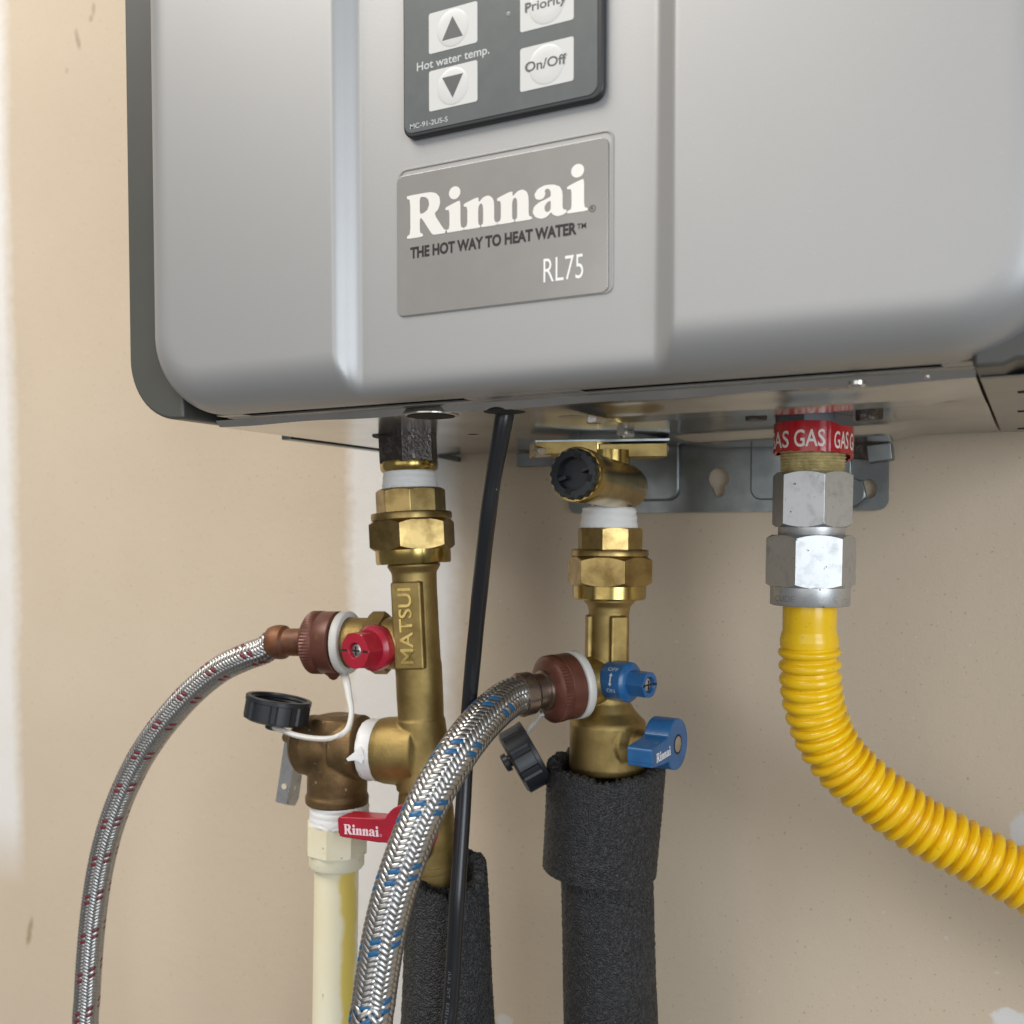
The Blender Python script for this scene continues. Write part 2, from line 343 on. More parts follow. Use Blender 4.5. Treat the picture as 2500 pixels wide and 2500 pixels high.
def text_mesh(txt, bold=0.0):
    c = bpy.data.curves.new('t', 'FONT'); c.body = txt; c.size = 1; c.offset = bold; c.resolution_u = 4
    o = bpy.data.objects.new('t', c); col.objects.link(o); bpy.context.view_layer.update()
    me = bpy.data.meshes.new_from_object(o); vs = np.array([v.co[:] for v in me.vertices]); fs = [list(p.vertices) for p in me.polygons]
    bpy.data.objects.remove(o); bpy.data.curves.remove(c); bpy.data.meshes.remove(me)
    return vs, fs
def refine(vs, fs, n=2):
    vs = [tuple(v) for v in vs]; tri = []
    for f in fs: tri += [(f[0], f[i], f[i + 1]) for i in range(1, len(f) - 1)]
    for _ in range(n):
        cache = {}; out = []
        def mid(a, b):
            k = (min(a, b), max(a, b))
            if k not in cache: cache[k] = len(vs); vs.append(tuple((np.array(vs[a]) + np.array(vs[b])) / 2))
            return cache[k]
        for a, b, c in tri:
            x, y, z = mid(a, b), mid(b, c), mid(c, a); out += [(a, x, z), (x, b, y), (z, y, c), (x, y, z)]
        tri = out
    return np.array(vs), [list(t) for t in tri]
def poly_mesh(loops):
    c = bpy.data.curves.new('t', 'CURVE'); c.dimensions = '2D'; c.fill_mode = 'BOTH'
    for lp in loops:
        s_ = c.splines.new('POLY'); s_.points.add(len(lp) - 1); s_.use_cyclic_u = True
        for p, q in zip(s_.points, lp): p.co = (q[0], q[1], 0, 1)
    o = bpy.data.objects.new('t', c); col.objects.link(o); bpy.context.view_layer.update()
    me = bpy.data.meshes.new_from_object(o); vs = np.array([v.co[:] for v in me.vertices]); fs = [list(p.vertices) for p in me.polygons]
    bpy.data.objects.remove(o); bpy.data.curves.remove(c); bpy.data.meshes.remove(me)
    return vs, fs
def smooth_loop(lp, n=1):
    for _ in range(n):
        o = []
        for i, p in enumerate(lp):
            q = lp[(i + 1) % len(lp)]; o += [(p[0] * .82 + q[0] * .18, p[1] * .82 + q[1] * .18), (p[0] * .18 + q[0] * .82, p[1] * .18 + q[1] * .82)]
        lp = o
    return lp
def circ(cx, cy, r, n=24): return [(cx + r * math.cos(a), cy + r * math.sin(a)) for a in np.linspace(0, 2 * math.pi, n, endpoint=False)]
GL = {
 'R': ([[(0, 0), (.42, 0), (.42, .06), (.34, .10), (.34, .43), (.39, .43), (.64, .04), (.70, 0), (1.03, 0), (1.03, .06), (.95, .10), (.71, .48), (.82, .57), (.87, .71), (.85, .85), (.76, .95), (.60, 1.0), (0, 1.0), (0, .94), (.09, .89), (.09, .11), (0, .06)],
        [(.34, .53), (.44, .54), (.54, .60), (.585, .72), (.56, .84), (.47, .91), (.34, .92)]], 1.03),
 'i': ([[(0, 0), (.46, 0), (.46, .05), (.38, .09), (.38, .68), (.31, .68), (0, .58), (0, .52), (.10, .51), (.10, .09), (0, .05)], circ(.235, .88, .145)], .46),
 'n': ([[(0, 0), (.41, 0), (.41, .05), (.36, .08), (.36, .45), (.40, .53), (.45, .53), (.48, .46), (.48, .08), (.43, .05), (.43, 0), (.83, 0), (.83, .05), (.75, .09), (.75, .50), (.71, .62), (.61, .69), (.49, .67), (.37, .57), (.37, .68), (.29, .68), (0, .59), (0, .53), (.09, .51), (.09, .09), (0, .05)]], .83),
 'a': ([[(.78, .04), (.70, -.01), (.57, -.02), (.47, .03), (.43, .09), (.33, .0), (.20, -.025), (.07, .03), (0, .14), (.03, .26), (.14, .34), (.30, .385), (.42, .43), (.42, .53), (.38, .60), (.31, .61), (.28, .57), (.30, .50), (.26, .42), (.17, .39), (.07, .43), (.04, .53), (.12, .64), (.28, .695), (.48, .68), (.63, .61), (.69, .48), (.69, .15), (.715, .10), (.78, .09)],
        [(.42, .17), (.42, .345), (.34, .315), (.28, .24), (.28, .15), (.33, .10), (.39, .115)]], .78)}
def wordmark():
    """bold serif lettering, cap height 1; returned per letter with its start and end along the word"""
    out = []; x = 0
    for ch, gap in (('R', -.03), ('i', .0), ('n', -.01), ('n', .01), ('a', .01), ('i', 0)):
        loops, wd = GL[ch]; lps = [lp if len(lp) == 24 else smooth_loop(lp) for lp in loops]
        vs, fs = poly_mesh([[(p[0] + x, p[1]) for p in lp] for lp in lps]); out.append((vs, fs)); x += wd + gap
    return out, x
WM, WMW = wordmark()
def put_text(mb, vs, fs, fn): mb.add([fn(p[0], p[1]) for p in vs], fs)
def fit(vs, width, height=None):
    x0 = vs[:, 0].min(); sx = width / (vs[:, 0].max() - x0); sy = sx if height is None else height / .73
    q = vs.copy(); q[:, 0] = (q[:, 0] - x0) * sx; q[:, 1] *= sy; return q
def plane_map(O, U, Vv, n, h=.08):
    O = np.array(O, float) + nrm(n) * h; U = nrm(U); Vv = nrm(Vv); return lambda a, b: O + U * a + Vv * b
def rrect(x0, x1, z0, z1, r, k=6):
    pts = []
    for cx, cz, a0 in ((x1 - r, z1 - r, 0), (x0 + r, z1 - r, 90), (x0 + r, z0 + r, 180), (x1 - r, z0 + r, 270)):
        for a in np.linspace(a0, a0 + 90, k): pts.append((cx + r * math.cos(math.radians(a)), cz + r * math.sin(math.radians(a))))
    return pts
def plate(mb, x0, x1, z0, z1, r, y0, y1):
    return mb.prism([(x, y0, z) for x, z in rrect(x0, x1, z0, z1, r)], V(0, y1 - y0, 0), abs(y1 - y0))

# ================================================================== SETTING
mb = MB(); mb.box(-2400, 1800, 0, 12.5, -Z0, 1200)
wall = mb.build('wall', wall_mat(), flat=True); wall['kind'] = 'structure'

# ================================================================== WATER HEATER
XL, XR, ZB, ZT = -365.0, 8.5, 55.0, 600.0          # front cover
YF, RF, RC = -236.0, 19.0, 36.0                     # front plane, edge fillet, corner radius
YC = -229.0                                         # recessed centre panel
heater = thing('water_heater', 'silver grey tankless water heater box hung on the bare wall', 'water heater', (-178, 0, 52))
gx = [S(808, 450, YF)[0], S(884, 450, YC)[0], S(1597, 450, YC)[0], S(1652, 450, YF)[0]]
def sstep(a, b, x): q = min(1, max(0, (x - a) / (b - a))); return q * q * (3 - 2 * q)
def relief(x): return (YC - YF) * (sstep(gx[0], gx[1], x) - sstep(gx[2], gx[3], x))
def zbot(x):
    d = max(XL + RC - x, x - (XR - RC), 0); return ZB + RC - math.sqrt(max(RC * RC - d * d, 0))
def bdist(x, z):
    dx = min(x - XL, XR - x); dz = z - ZB
    if dx < RC and dz < RC: return max(0, RC - math.hypot(RC - dx, RC - dz))
    return max(0, min(dx, dz))
def fil(d): return RF - math.sqrt(max(0, RF * RF - (RF - min(d, RF)) ** 2))
xs = sorted(set([round(q, 3) for q in
     [XL + RC * (1 - math.cos(a)) for a in np.linspace(0, math.pi / 2, 22)] + [XR - RC * (1 - math.cos(a)) for a in np.linspace(0, math.pi / 2, 22)]
     + list(np.linspace(XL + RC, XR - RC, 40)) + list(np.linspace(gx[0] - 1, gx[1] + 1, 20)) + list(np.linspace(gx[2] - 1, gx[3] + 1, 18))]))
zr = [0] + [RF * (1 - math.cos(a)) for a in np.linspace(0.12, math.pi / 2, 14)] + [20, 23, 26, 30, 36, 50, 90, 150, 250, 400]
rows = []
for x in xs:
    zb = zbot(x); c = []
    for q in zr:
        z = zb + q if q < 400 else ZT
        a_, b_ = fil(bdist(x, z)), relief(x); k_ = 5.5; h_ = max(k_ - abs(a_ - b_), 0) / k_
        c.append((x, YF + max(a_, b_) + (h_ * h_ * k_ / 4 if b_ > .01 else 0) * min(1, b_ / 3), z))
    rows.append(c)
mb = MB(); n = len(zr); mb.add([p for r in rows for p in r], [(i * n + j, (i + 1) * n + j, (i + 1) * n + j + 1, i * n + j + 1) for i in range(len(xs) - 1) for j in range(n - 1)], True)
edge = [rows[0][-1 - k] for k in range(n - 1)] + [r[0] for r in rows] + [rows[-1][k] for k in range(1, n)]
e2 = [(x, -216.6, z) for x, y, z in edge]
mb.add(edge + e2, [(i, i + 1, len(edge) + i + 1, len(edge) + i) for i in range(len(edge) - 1)], True)
# return lip under the cover, with two long drain slots
mb.build('front_cover', M['silver'], heater, angle=50)
lip = MB()
YS0, YS1 = -216.6, -209.6
lip.box(-336, -2, YS1, -203.6, 54.5, 55.6)
for a, b in ((-336, -321), (-206, -156), (-30, -2)): lip.box(a, b, YS0 - .4, YS1 + .3, 54.75, 55.4)
lip.build('cover_lip', mat('lip_paint', (.40, .395, .38), .7, .24, bump=.1, bscale=500, bdist=.1), heater, bevel=.4)

# casing behind the cover
bx0, bx1, RB = -386.0, 37.0, 30.0
zb0 = 58.0
prof = []
for a in np.linspace(180, 270, 14): prof.append((bx0 + RB + RB * math.cos(math.radians(a)), 54 + RB + RB * math.sin(math.radians(a))))
prof += [(-352, 54), (-352, 66), (-20.5, 66), (-20.5, 52.4), (-12, 52.4), (-8, 54)]
for a in np.linspace(270, 360, 14): prof.append((bx1 - RB + RB * math.cos(math.radians(a)), 54 + RB + RB * math.sin(math.radians(a))))
prof += [(bx1, ZT + 6), (bx0, ZT + 6)]
mb = MB(); mb.prism([(x, -221.5, z) for x, z in prof], V(0, 1, 0), 213)
mb.build('casing', M['casing'], heater, bevel=1.6, seg=3)
# louvre slots at the lower right of the casing
for px, py in ((2484, 957), (2484, 1004), (2484, 1046)):
    p = SZ(px, py, 51.4); mb = MB(); mb.box(p[0], p[0] + 26, p[1] - 2.0, p[1] + 2.0, 51.0, 51.8); mb.build('louvre', M['dark'], heater, bevel=.8)

# polished bottom sheet, embossed round the gas inlet
def bz(x, y):
    xx = sstep(-180, -158, x) * (1 - sstep(-42, -25, x))
    front = xx * sstep(-198, -176, y) * (1 - sstep(-158, -136, y))            # pressed channel along the front
    rear = sstep(-186, -158, x) * (1 - sstep(-70, -48, x)) * sstep(-76, -58, y) * (1 - sstep(-26, -12, y))   # pan at the back
    return 52 - 3.2 * front - 4.2 * rear + .3 * math.sin(x * .09) * math.sin(y * .07)
nx, ny = 120, 71
gxs = np.linspace(-349.5, -20.6, nx); gys = np.concatenate([[-203.2], np.linspace(-200.5, -9, ny - 1)])
mb = MB(); mb.add([(x, y, bz(x, y) if y > -200.8 else 54.8) for x in gxs for y in gys], [(i * ny + j, (i + 1) * ny + j, (i + 1) * ny + j + 1, i * ny + j + 1) for i in range(nx - 1) for j in range(ny - 1)], True)
sheet = mb.build('bottom_sheet', M['sheet'], heater)
mb = MB(); mb.box(-363, -357, -140, -9, 51.6, 54.4); mb.build('sheet_flange', M['galv'], heater, bevel=.5)
mb = MB(); mb.box(-19.4, 34, -202, -9, 51.4, 52.3); mb.build('side_sheet', mat('side_sheet_paint', (.34, .325, .305), .7, .34, c2=(.30, .285, .27), nscale=30), heater, bevel=.5)
# holes, screws and hex heads on the bottom sheet
def sheet_disc(px, py, r, name, m, h=.5, sq=False, z=None):
    p = SZ(px, py, 51.2 if z is None else z); zz = bz(p[0], p[1]); b_ = MB()
    if sq: b_.hexnut((p[0], p[1], zz + .3), (0, 0, -1), 0, h, r)
    else: b_.lathe((p[0], p[1], zz + .3), (0, 0, -1), [(0, r), (h * .6, r), (h, r * .8)], 32)
    return b_.build(name, m, heater), V(p[0], p[1], zz)
_, ph = sheet_disc(1052, 1019, 12.2, 'knockout_rim', M['screw'], .9)
mb = MB(); mb.lathe(ph + V(0, 0, -.65), (0, 0, -1), [(0, 10.4), (.05, 10.4)], 32); mb.build('knockout_hole', M['dark'], heater)
sheet_disc(1155, 1063, 3.2, 'screw_hole', M['dark'], .35)
sheet_disc(1232, 1009, 8.8, 'cable_grommet', M['dark'], .6)
sheet_disc(1400, 1023, 7.0, 'knockout_rim', M['screw'], .5)
sheet_disc(1452, 1022, 3.9, 'screw_head', M['screw'], 2.6, True)
sheet_disc(1846, 1032, 4.6, 'screw_head', M['black_fit'], 3.4, True, 48)
sheet_disc(2122, 1022, 5.4, 'screw_head', M['black_fit'], 5.2, True, 48)
sheet_disc(2092, 938, 3.0, 'screw_head', M['screw'], 2.0)
sheet_disc(2263, 926, 1.0, 'screw_head', M['screw'], .8)
# hanging tab behind the hot fitting
mb = MB(); a = S(1072, 1112, -6); b_ = S(1122, 1122, -6); mb.obox((a + b_) / 2, (b_ - a, V(0, 1, 0), V(0, 0, 1)), (np.linalg.norm(b_ - a) / 2, 2, 1.6)); mb.build('hanging_tab', M['casing'], heater, bevel=.4)

# control panel
ctrl = thing('control_panel', 'dark grey keypad with pale square buttons set into the silver front', 'control panel', (-180, YC, 152))
PP = YC - 3.0
cx0, cx1 = S(984, 300, PP)[0], S(1473, 200, PP)[0]; cz0 = S(1000, 338, PP)[2]
mb = MB(); plate(mb, cx0, cx1, cz0, 330, 4.5, YC + .5, PP); mb.build('bezel', M['panel_edge'], ctrl, bevel=.9, seg=3)
fx0, fx1, fz0 = S(986, 300, PP)[0] + .4, S(1459, 200, PP)[0], S(1000, 327, PP)[2]
mb = MB(); plate(mb, fx0, fx1, fz0, 327, 3.6, PP + .3, PP - .25); mb.build('face_film', M['panel'], ctrl, bevel=.15)
FY = PP - .25
def pz(px, py): return S(px, py, FY)
def key(x0, x1, z0, z1):
    mb = MB(); plate(mb, x0, x1, z0, z1, .9, FY + .1, FY - .12); o = mb.build('button', M['btn'], ctrl, bevel=.08)
    cx, cz = (x0 + x1) / 2, (z0 + z1) / 2; r = min(x1 - x0, z1 - z0) * .44
    d = MB(); d.lathe((cx, FY - .1, cz), (0, -1, 0), [(0, r + .35), (.12, r), (.20, r - .5), (.21, r * .5), (.21, 0.01)], 40, cap=False)
    d.build('dome', M['btn'], o); return cx, cz, o, FY - .34
a = pz(1047, 34.5); b_ = pz(1165.8, 106.6); c_ = pz(1047, 133.6)
bw = b_[0] - a[0]; bh = (a[2] - c_[2])
zu = c_[2]; cx, cz, o, ky = key(a[0], a[0] + bw, zu, zu + bh)
mb = MB(); tr = bh * .30; mb.prism([(cx - tr, ky, cz - tr * .85), (cx + tr, ky, cz - tr * .85), (cx, ky, cz + tr * .95)], V(0, -1, 0), .03); mb.build('arrow_print', M['btn_print'], o)
dz0 = pz(1047, 273.8)[2]; cx, cz, o, ky = key(a[0], a[0] + bw, dz0, dz0 + bh)
mb = MB(); mb.prism([(cx - tr, ky, cz + tr * .85), (cx + tr, ky, cz + tr * .85), (cx, ky, cz - tr * .95)], V(0, -1, 0), .03); mb.build('arrow_print', M['btn_print'], o)
ox0, ox1 = pz(1270, 200)[0], pz(1400.8, 150)[0]; oz0 = pz(1270, 225.8)[2]; oh = pz(1270, 120)[2] - oz0
for z0_, tx in ((oz0, 'On/Off'), (pz(1270, 80.5)[2], 'Priority')):
    cx, cz, o, ky = key(ox0, ox1, z0_, z0_ + oh); vs, fs = text_mesh(tx, .016); q = fit(vs, (ox1 - ox0) * .77, 3.55 if tx == 'On/Off' else 3.4)
    mb = MB(); put_text(mb, q, fs, plane_map((ox0 + (ox1 - ox0) * .10, ky, cz - 1.1), V(1, 0, 0), V(0, 0, 1), V(0, -1, 0), .03)); mb.build('button_lettering', M['btn_print'], o, flat=True)
for zz in (zu + bh * 1.9, zu + bh * 3.4): pass
def flat_text(txt, p0, p1, capz, y, m, parent, name='lettering', bold=0.012):
    vs, fs = text_mesh(txt, bold); q = fit(vs, p1[0] - p0[0], capz); mb = MB()
    put_text(mb, q, fs, plane_map((p0[0], y, (p0[2] + p1[2]) / 2), V(1, 0, 0), V(0, 0, 1), V(0, -1, 0), .06)); return mb.build(name, m, parent, flat=True)
flat_text('Hot water temp.', pz(1018, 172.6), pz(1195, 132), 3.25, FY, M['print'], ctrl)
flat_text('MC-91-2US-S', pz(1001.5, 313.7), pz(1093, 298.7), 2.0, FY, M['print'], ctrl, bold=.004)
p = pz(1241.7, 34.5); mb = MB(); mb.lathe((p[0], FY + .05, p[2]), (0, -1, 0), [(0, .9), (.12, .9), (.2, .5)], 20); mb.build('indicator_lamp', M['lamp'], ctrl)

# name plate
npl = thing('name_plate', 'grey rectangular maker plate with big shiny serif lettering below the keypad', 'name plate', (-180, YC, 85))
NY = YC - .7
qx0, qx1 = S(969, 600, NY)[0], S(1484.5, 530, NY)[0]; qz0, qz1 = S(969, 770, NY)[2] - .6, S(969, 432, NY)[2]
def frame_ring(mb, x0, x1, z0, z1, r, wd, y0, h):
    o = rrect(x0, x1, z0, z1, r); i = rrect(x0 + wd, x1 - wd, z0 + wd, z1 - wd, r - wd * .6); k = len(o)
    vs = [(x, y0, z) for x, z in o] + [(x, y0 - h, z) for x, z in o] + [(x, y0 - h, z) for x, z in i] + [(x, y0, z) for x, z in i]
    fs = []
    for a_ in range(3): fs += [(a_ * k + j, a_ * k + (j + 1) % k, (a_ + 1) * k + (j + 1) % k, (a_ + 1) * k + j) for j in range(k)]
    mb.add(vs, fs)
mb = MB(); frame_ring(mb, qx0 + .6, qx1 + 1.9, qz0 - .3, qz1 + 2.6, 3.2, .75, YC + .1, .45); mb.build('recess_rim', M['plate_rim'], npl, bevel=.15)
mb = MB(); plate(mb, qx0, qx1, qz0, qz1, 2.6, YC + .2, NY); mb.build('plate_face', M['plate'], npl, bevel=.3, seg=3)
h0 = S(994, 584, NY); h1 = S(1435, 524, NY); caph = S(1000, 476, NY)[2] - h0[2] - .3
word = MB()
for vs, fs in WM:
    put_text(word, vs, fs, plane_map((h0[0], NY, h0[2]), V(1, 0, 0), V(0, 0, 1), V(0, -1, 0), .09) if False else (lambda a, b, sx=(h1[0] - h0[0]) / WMW: V(h0[0] + a * sx, NY - .10, h0[2] + b * caph)))
word.build('wordmark', M['chrome_painted'], npl, flat=True)
flat_text('THE HOT WAY TO HEAT WATER', S(1002, 632, NY), S(1408, 569, NY), 4.2, NY, M['ink'], npl, bold=.042)
p0, p1 = S(1409, 560, NY), S(1431, 556, NY); flat_text('TM', p0, p1, 2.0, NY, M['ink'], npl, bold=.02)
flat_text('RL75', S(1327, 688.7, NY), S(1424, 679, NY), 9.2, NY, M['white_ink'], npl, bold=-.004)
p0 = S(1441, 517, NY); mb = MB()
vs, fs = poly_mesh([circ(0, 0, 1.25, 28), circ(0, 0, 1.03, 28)]); put_text(mb, vs, fs, plane_map((p0[0] + .9, NY, p0[2] + 1.0), V(1, 0, 0), V(0, 0, 1), V(0, -1, 0), .07))
vs, fs = text_mesh('R', .01); q = fit(vs, 1.0); put_text(mb, q, fs, plane_map((p0[0] + .4, NY, p0[2] + .45), V(1, 0, 0), V(0, 0, 1), V(0, -1, 0), .07)); mb.build('registered_mark', M['ink'], npl, flat=True)

# ================================================================== WALL BRACKET
brk = thing('wall_bracket', 'galvanised steel mounting bracket screwed to the wall below the heater', 'bracket', (-160, 0, 14))
lo = rrect(-256, -72.5, 13.8, 90, 5.5); hole = lambda cx, cz, rx, rz, k=20: [(cx + rx * math.cos(a), cz + rz * math.sin(a)) for a in np.linspace(0, 2 * math.pi, k, endpoint=False)]
kp = S(1755, 1168, -3); kq = S(1757, 1200, -3); op = S(2121, 1194, -3)
keyh = [(kp[0] + 6.2 * math.cos(a), kp[2] + 6.2 * math.sin(a)) for a in np.radians(np.linspace(-55, 235, 18))] + [(kq[0] + 3.3 * math.cos(a), kq[2] + 3.3 * math.sin(a)) for a in np.radians(np.linspace(190, 350, 9))]
vs, fs = poly_mesh([lo, keyh, hole(op[0], op[2], 4.3, 5.2)])
mb = MB(); mb.add([(x, -3.6, z) for x, z, _ in vs], fs); n_ = len(vs); mb.add([(x, -2.0, z) for x, z, _ in vs], fs)
for lp in (lo, keyh, hole(op[0], op[2], 4.3, 5.2)):
    k = len(lp); mb.add([(x, -3.6, z) for x, z in lp] + [(x, -2.0, z) for x, z in lp], [(i, (i + 1) % k, (i + 1) % k + k, i + k) for i in range(k)])
mb.build('back_plate', M['galv'], brk)
em = S(1628, 1168, -4); mb = MB(); plate(mb, em[0] - 26, em[0] + 8, em[2] - 13, em[2] + 26, 7, -3.0, -6.2); mb.build('embossing', M['galv'], brk, bevel=2.6, seg=5)
em = S(1850, 1150, -4); mb = MB(); plate(mb, em[0] - 4, em[0] + 50, em[2] - 16, em[2] + 26, 6, -3.0, -5.0); mb.build('embossing', M['galv'], brk, bevel=1.8, seg=4)
mb = MB(); mb.box(-256, -72.5, -10, -3.4, 60, 62); mb.build('top_flange', M['galv'], brk, bevel=.4)
p = S(2075, 1202, -8); mb = MB(); mb.hexnut((p[0], -3.5, p[2]), (0, -1, 0), 0, 5.5, 8.5, V(.3, 0, 1)); mb.build('bolt', M['galv'], brk)
p = S(2150, 1106, -9); mb = MB(); mb.obox(p, (V(1, .1, .12), V(0, 1, 0), V(-.12, 0, 1)), (6, 5, 4.5)); mb.build('folded_lug', M['galv'], brk, bevel=.6)
p = S(2100, 1098, -8); mb = MB(); mb.obox(p, (V(1, 0, -.1), V(0, 1, 0), V(.1, 0, 1)), (9, 4, 5)); mb.build('folded_lug', M['black_fit'], brk, bevel=.6)
p = S(1320, 1118, -6); mb = MB(); mb.box(p[0] - 16, p[0] + 26, -7, -2.0, p[2] - 5, p[2] + 3.5); mb.build('bracket_end', M['galv'], brk, bevel=.5)

# ================================================================== HOT OUTLET FITTING + ISOLATION VALVE
YH = -125.0
ax = Axis((998, 1120), (1045, 2115), YH, YH)
HF = lambda deg: V(math.cos(math.radians(deg)), math.sin(math.radians(deg)), 0)
fit_ = thing('outlet_fitting', 'blackened hexagonal hot outlet fitting under the heater, white tape on its threads', 'pipe fitting', ax.pt(1195))
mb = MB(); mb.hexnut(ax.A, ax.d, ax.t(1010), ax.t(1132), ax.r(150, 1090), HF(-38), rc=ax.r(147, 1090)); mb.build('hex_body', M['black_fit'], fit_, bevel=.3)
mb = MB(); mb.lathe(ax.A, ax.d, ax.prof([(1015, 200), (1060, 176), (1062, 172)]) if False else [(ax.t(1056), ax.r(172, 1060)), (ax.t(1063), ax.r(172, 1060))], 40); mb.build('collar', M['dark'], fit_)
mb = MB(); mb.lathe(ax.A, ax.d, ax.prof([(1128, 140), (1134, 142), (1146, 140), (1152, 132)]), 48); mb.build('brass_end', M['bright'], fit_, bevel=.2)
def tape_ring(ax, y0, y1, w0, w1, parent, name='sealant_tape', fray=3):
    """thread tape: a few overlapping turns with uneven edges, and loose threads at the lower edge"""
    d_, u, v = frame(ax.d); n = 72; qs = np.linspace(0, 2 * math.pi, n, endpoint=False); rows = []; m_ = 14
    def wob(k, a): return sum(math.cos(h * a + k * 1.7 + h * h) / h for h in range(1, 6)) * .5
    for k in range(m_ + 1):
        f_ = k / m_; y = y0 + (y1 - y0) * f_; t = ax.t(y); r = ax.r(w0 + (w1 - w0) * f_, y)
        row = []
        for j, q in enumerate(qs):
            turn = (f_ * 3.2 + q / (2 * math.pi)) % 1
            rr = r + .42 * (turn - .5) + .10 * wob(k, q) + rng.normal() * .05 - (.9 if k in (0, m_) else 0)
            tt = t + (.45 * wob(3, q) + rng.normal() * .12 if k > m_ - 3 or k < 2 else .12 * wob(k, q))
            row.append(ax.A + d_ * tt + (u * math.cos(q) + v * math.sin(q)) * rr)
        rows.append(row)
    mb = MB(); mb.rings(rows)
    for _ in range(fray):
        a = rng.uniform(-1.0, 1.0) + math.atan2((CAM - ax.A) @ v, (CAM - ax.A) @ u); p = ax.pt(y1 - 3) + (u * math.cos(a) + v * math.sin(a)) * ax.r(w1, y1); e_ = (u * math.cos(a) + v * math.sin(a))
        sd = np.cross(e_, d_) * rng.choice((-1, 1)); q3 = [p, p + e_ * .7 + sd * 1.0 + d_ * .8, p + e_ * .9 + sd * 1.6 + d_ * rng.uniform(1.0, 2.6)]
        mb.tube(spline(q3, .4), lambda i, n_: .16, 6)
    return mb.build(name, M['ptfe'], parent, angle=50)
tape_ring(ax, 1150, 1197, 126, 138, fit_)

hot = thing('hot_water_valve', 'brass isolation valve on the hot side with raised maker lettering and red handles', 'valve', ax.pt(2160))
mb = MB(); mb.hexnut(ax.A, ax.d, ax.t(1194), ax.t(1256), ax.r(170, 1220), HF(-36), rc=ax.r(152, 1220), sides=8); mb.build('tailpiece', M['brass'], hot, bevel=.3)
mb = MB(); mb.lathe(ax.A, ax.d, ax.prof([(1250, 160), (1252, 194), (1256, 197), (1268, 197), (1272, 188)]), 56); mb.build('union_washer', M['brass'], hot, bevel=.15)
mb = MB(); mb.hexnut(ax.A, ax.d, ax.t(1270), ax.t(1342), ax.r(214, 1305), HF(-43), rc=ax.r(186, 1305)); mb.build('union_nut', M['brass'], hot, bevel=.35)
mb = MB(); mb.lathe(ax.A, ax.d, ax.prof([(1336, 180), (1338, 184), (1372, 183), (1376, 178)]), 56); mb.build('nut_skirt', M['bright'], hot, bevel=.2)
body = MB()
body.lathe(ax.A, ax.d, ax.prof([(1374, 60), (1376, 128), (1382, 130), (1398, 110), (1440, 108), (1560, 109), (1610, 110), (1622, 114), (1700, 114), (1752, 112), (1760, 116), (1900, 116), (1975, 138), (2050, 142), (2100, 132), (2118, 132), (2170, 130), (2176, 122), (2178, 40)]), 64)
pa = nrm(V(-.985, -.17, -.025))                             # drain port points left along the wall
pc = ax.pt(1570)
body.lathe(pc, pa, [(0, 9), (8, 13.6), (14, 13.8), (21, 13.2), (38, 13.2), (46, 12.6), (46.5, 10)], 48)
tb = ax.pt(1835)                                        # branch to the relief valve
body.lathe(tb - pa * 2, pa, [(0, 14), (3, 17.6), (15, 17.8), (22, 17.4), (25.5, 16.6), (26, 13)], 48)
body.lathe(ax.pt(1755), ax.d, [(0, ax.r(118, 1750)), (20, ax.r(134, 1850)), (ax.t(1925) - ax.t(1755), ax.r(136, 1925))], 48)
rb = ax.pt(1835) + V(.34, -.92, 0) * 0
vb = nrm(CAM - tb); vb[2] = 0; vb = nrm(vb)
body.lathe(tb + vb * 8.5 - V(3, 0, 10) + pa * 4, V(0.02, 0, 1), [(0, 1.5), (3, 4.6), (17, 4.6), (20, 1.5)], 20)
body.lathe(ax.pt(2040), V(0, -1, 0), [(0, 11), (19, 11)], 40)   # stem boss for the ball valve
body.build('valve_body', M['cast'], hot, remesh=.55, smooth_it=5)
mb = MB(); mb.hexnut(pc, pa, 17, 25.5, 16.6, V(0, -.6, 1), rc=15.2); mb.build('port_hex', M['cast'], hot, bevel=.3)
for y_ in (2108, 2124):
    mb = MB(); mb.lathe(ax.A, ax.d, ax.prof([(y_ - 4, 129), (y_ - 3, 134.5), (y_ + 3, 134.5), (y_ + 4, 129)]), 56); mb.build('ring_ridge', M['cast'], hot)
# raised tile with lettering, on the side that looks to the camera's left
td = nrm(V(-.10, -1, 0)); tu = np.cross(ax.d, td); tu = nrm(tu)
tdn = nrm(V(math.cos(math.radians(-80)), math.sin(math.radians(-80)), 0)); tside = nrm(np.cross(tdn, -ax.d))
Tt, Tb = ax.t(1418), ax.t(1628); tw = 8.2
tc_ = ax.A + ax.d * (Tt + Tb) / 2 + tdn * ax.r(112, 1520) * .86
mb = MB(); mb.obox(tc_, (tside, ax.d, tdn), (tw, (Tb - Tt) / 2, 2.6)); mb.build('lettered_tile', M['cast'], hot, bevel=1.1, seg=3)
vs, fs = text_mesh('MATSUI', .012); q = fit(vs, (Tb - Tt) * .86, 7.4)
mb = MB(); O = tc_ + ax.d * (Tb - Tt) * .43 + tdn * 2.6 - tside * 3.2
sgn = 1
for hh in (.85,):
    fn = lambda a, b: O - ax.d * a + tside * b + tdn * hh
    k = len(q); top = [fn(p[0], p[1]) for p in q]; bot = [p - tdn * (hh + .3) for p in top]
    ec = {}
    for f_ in fs:
        for i in range(len(f_)):
            e_ = (f_[i], f_[(i + 1) % len(f_)]); kk = tuple(sorted(e_)); ec[kk] = ec.get(kk, 0) + 1
    mb.add(top + bot, [list(f_) for f_ in fs] + [(a_, b2, b2 + k, a_ + k) for (a_, b2), c in ec.items() if c == 1])
mb.build('raised_lettering', M['bright'], hot)
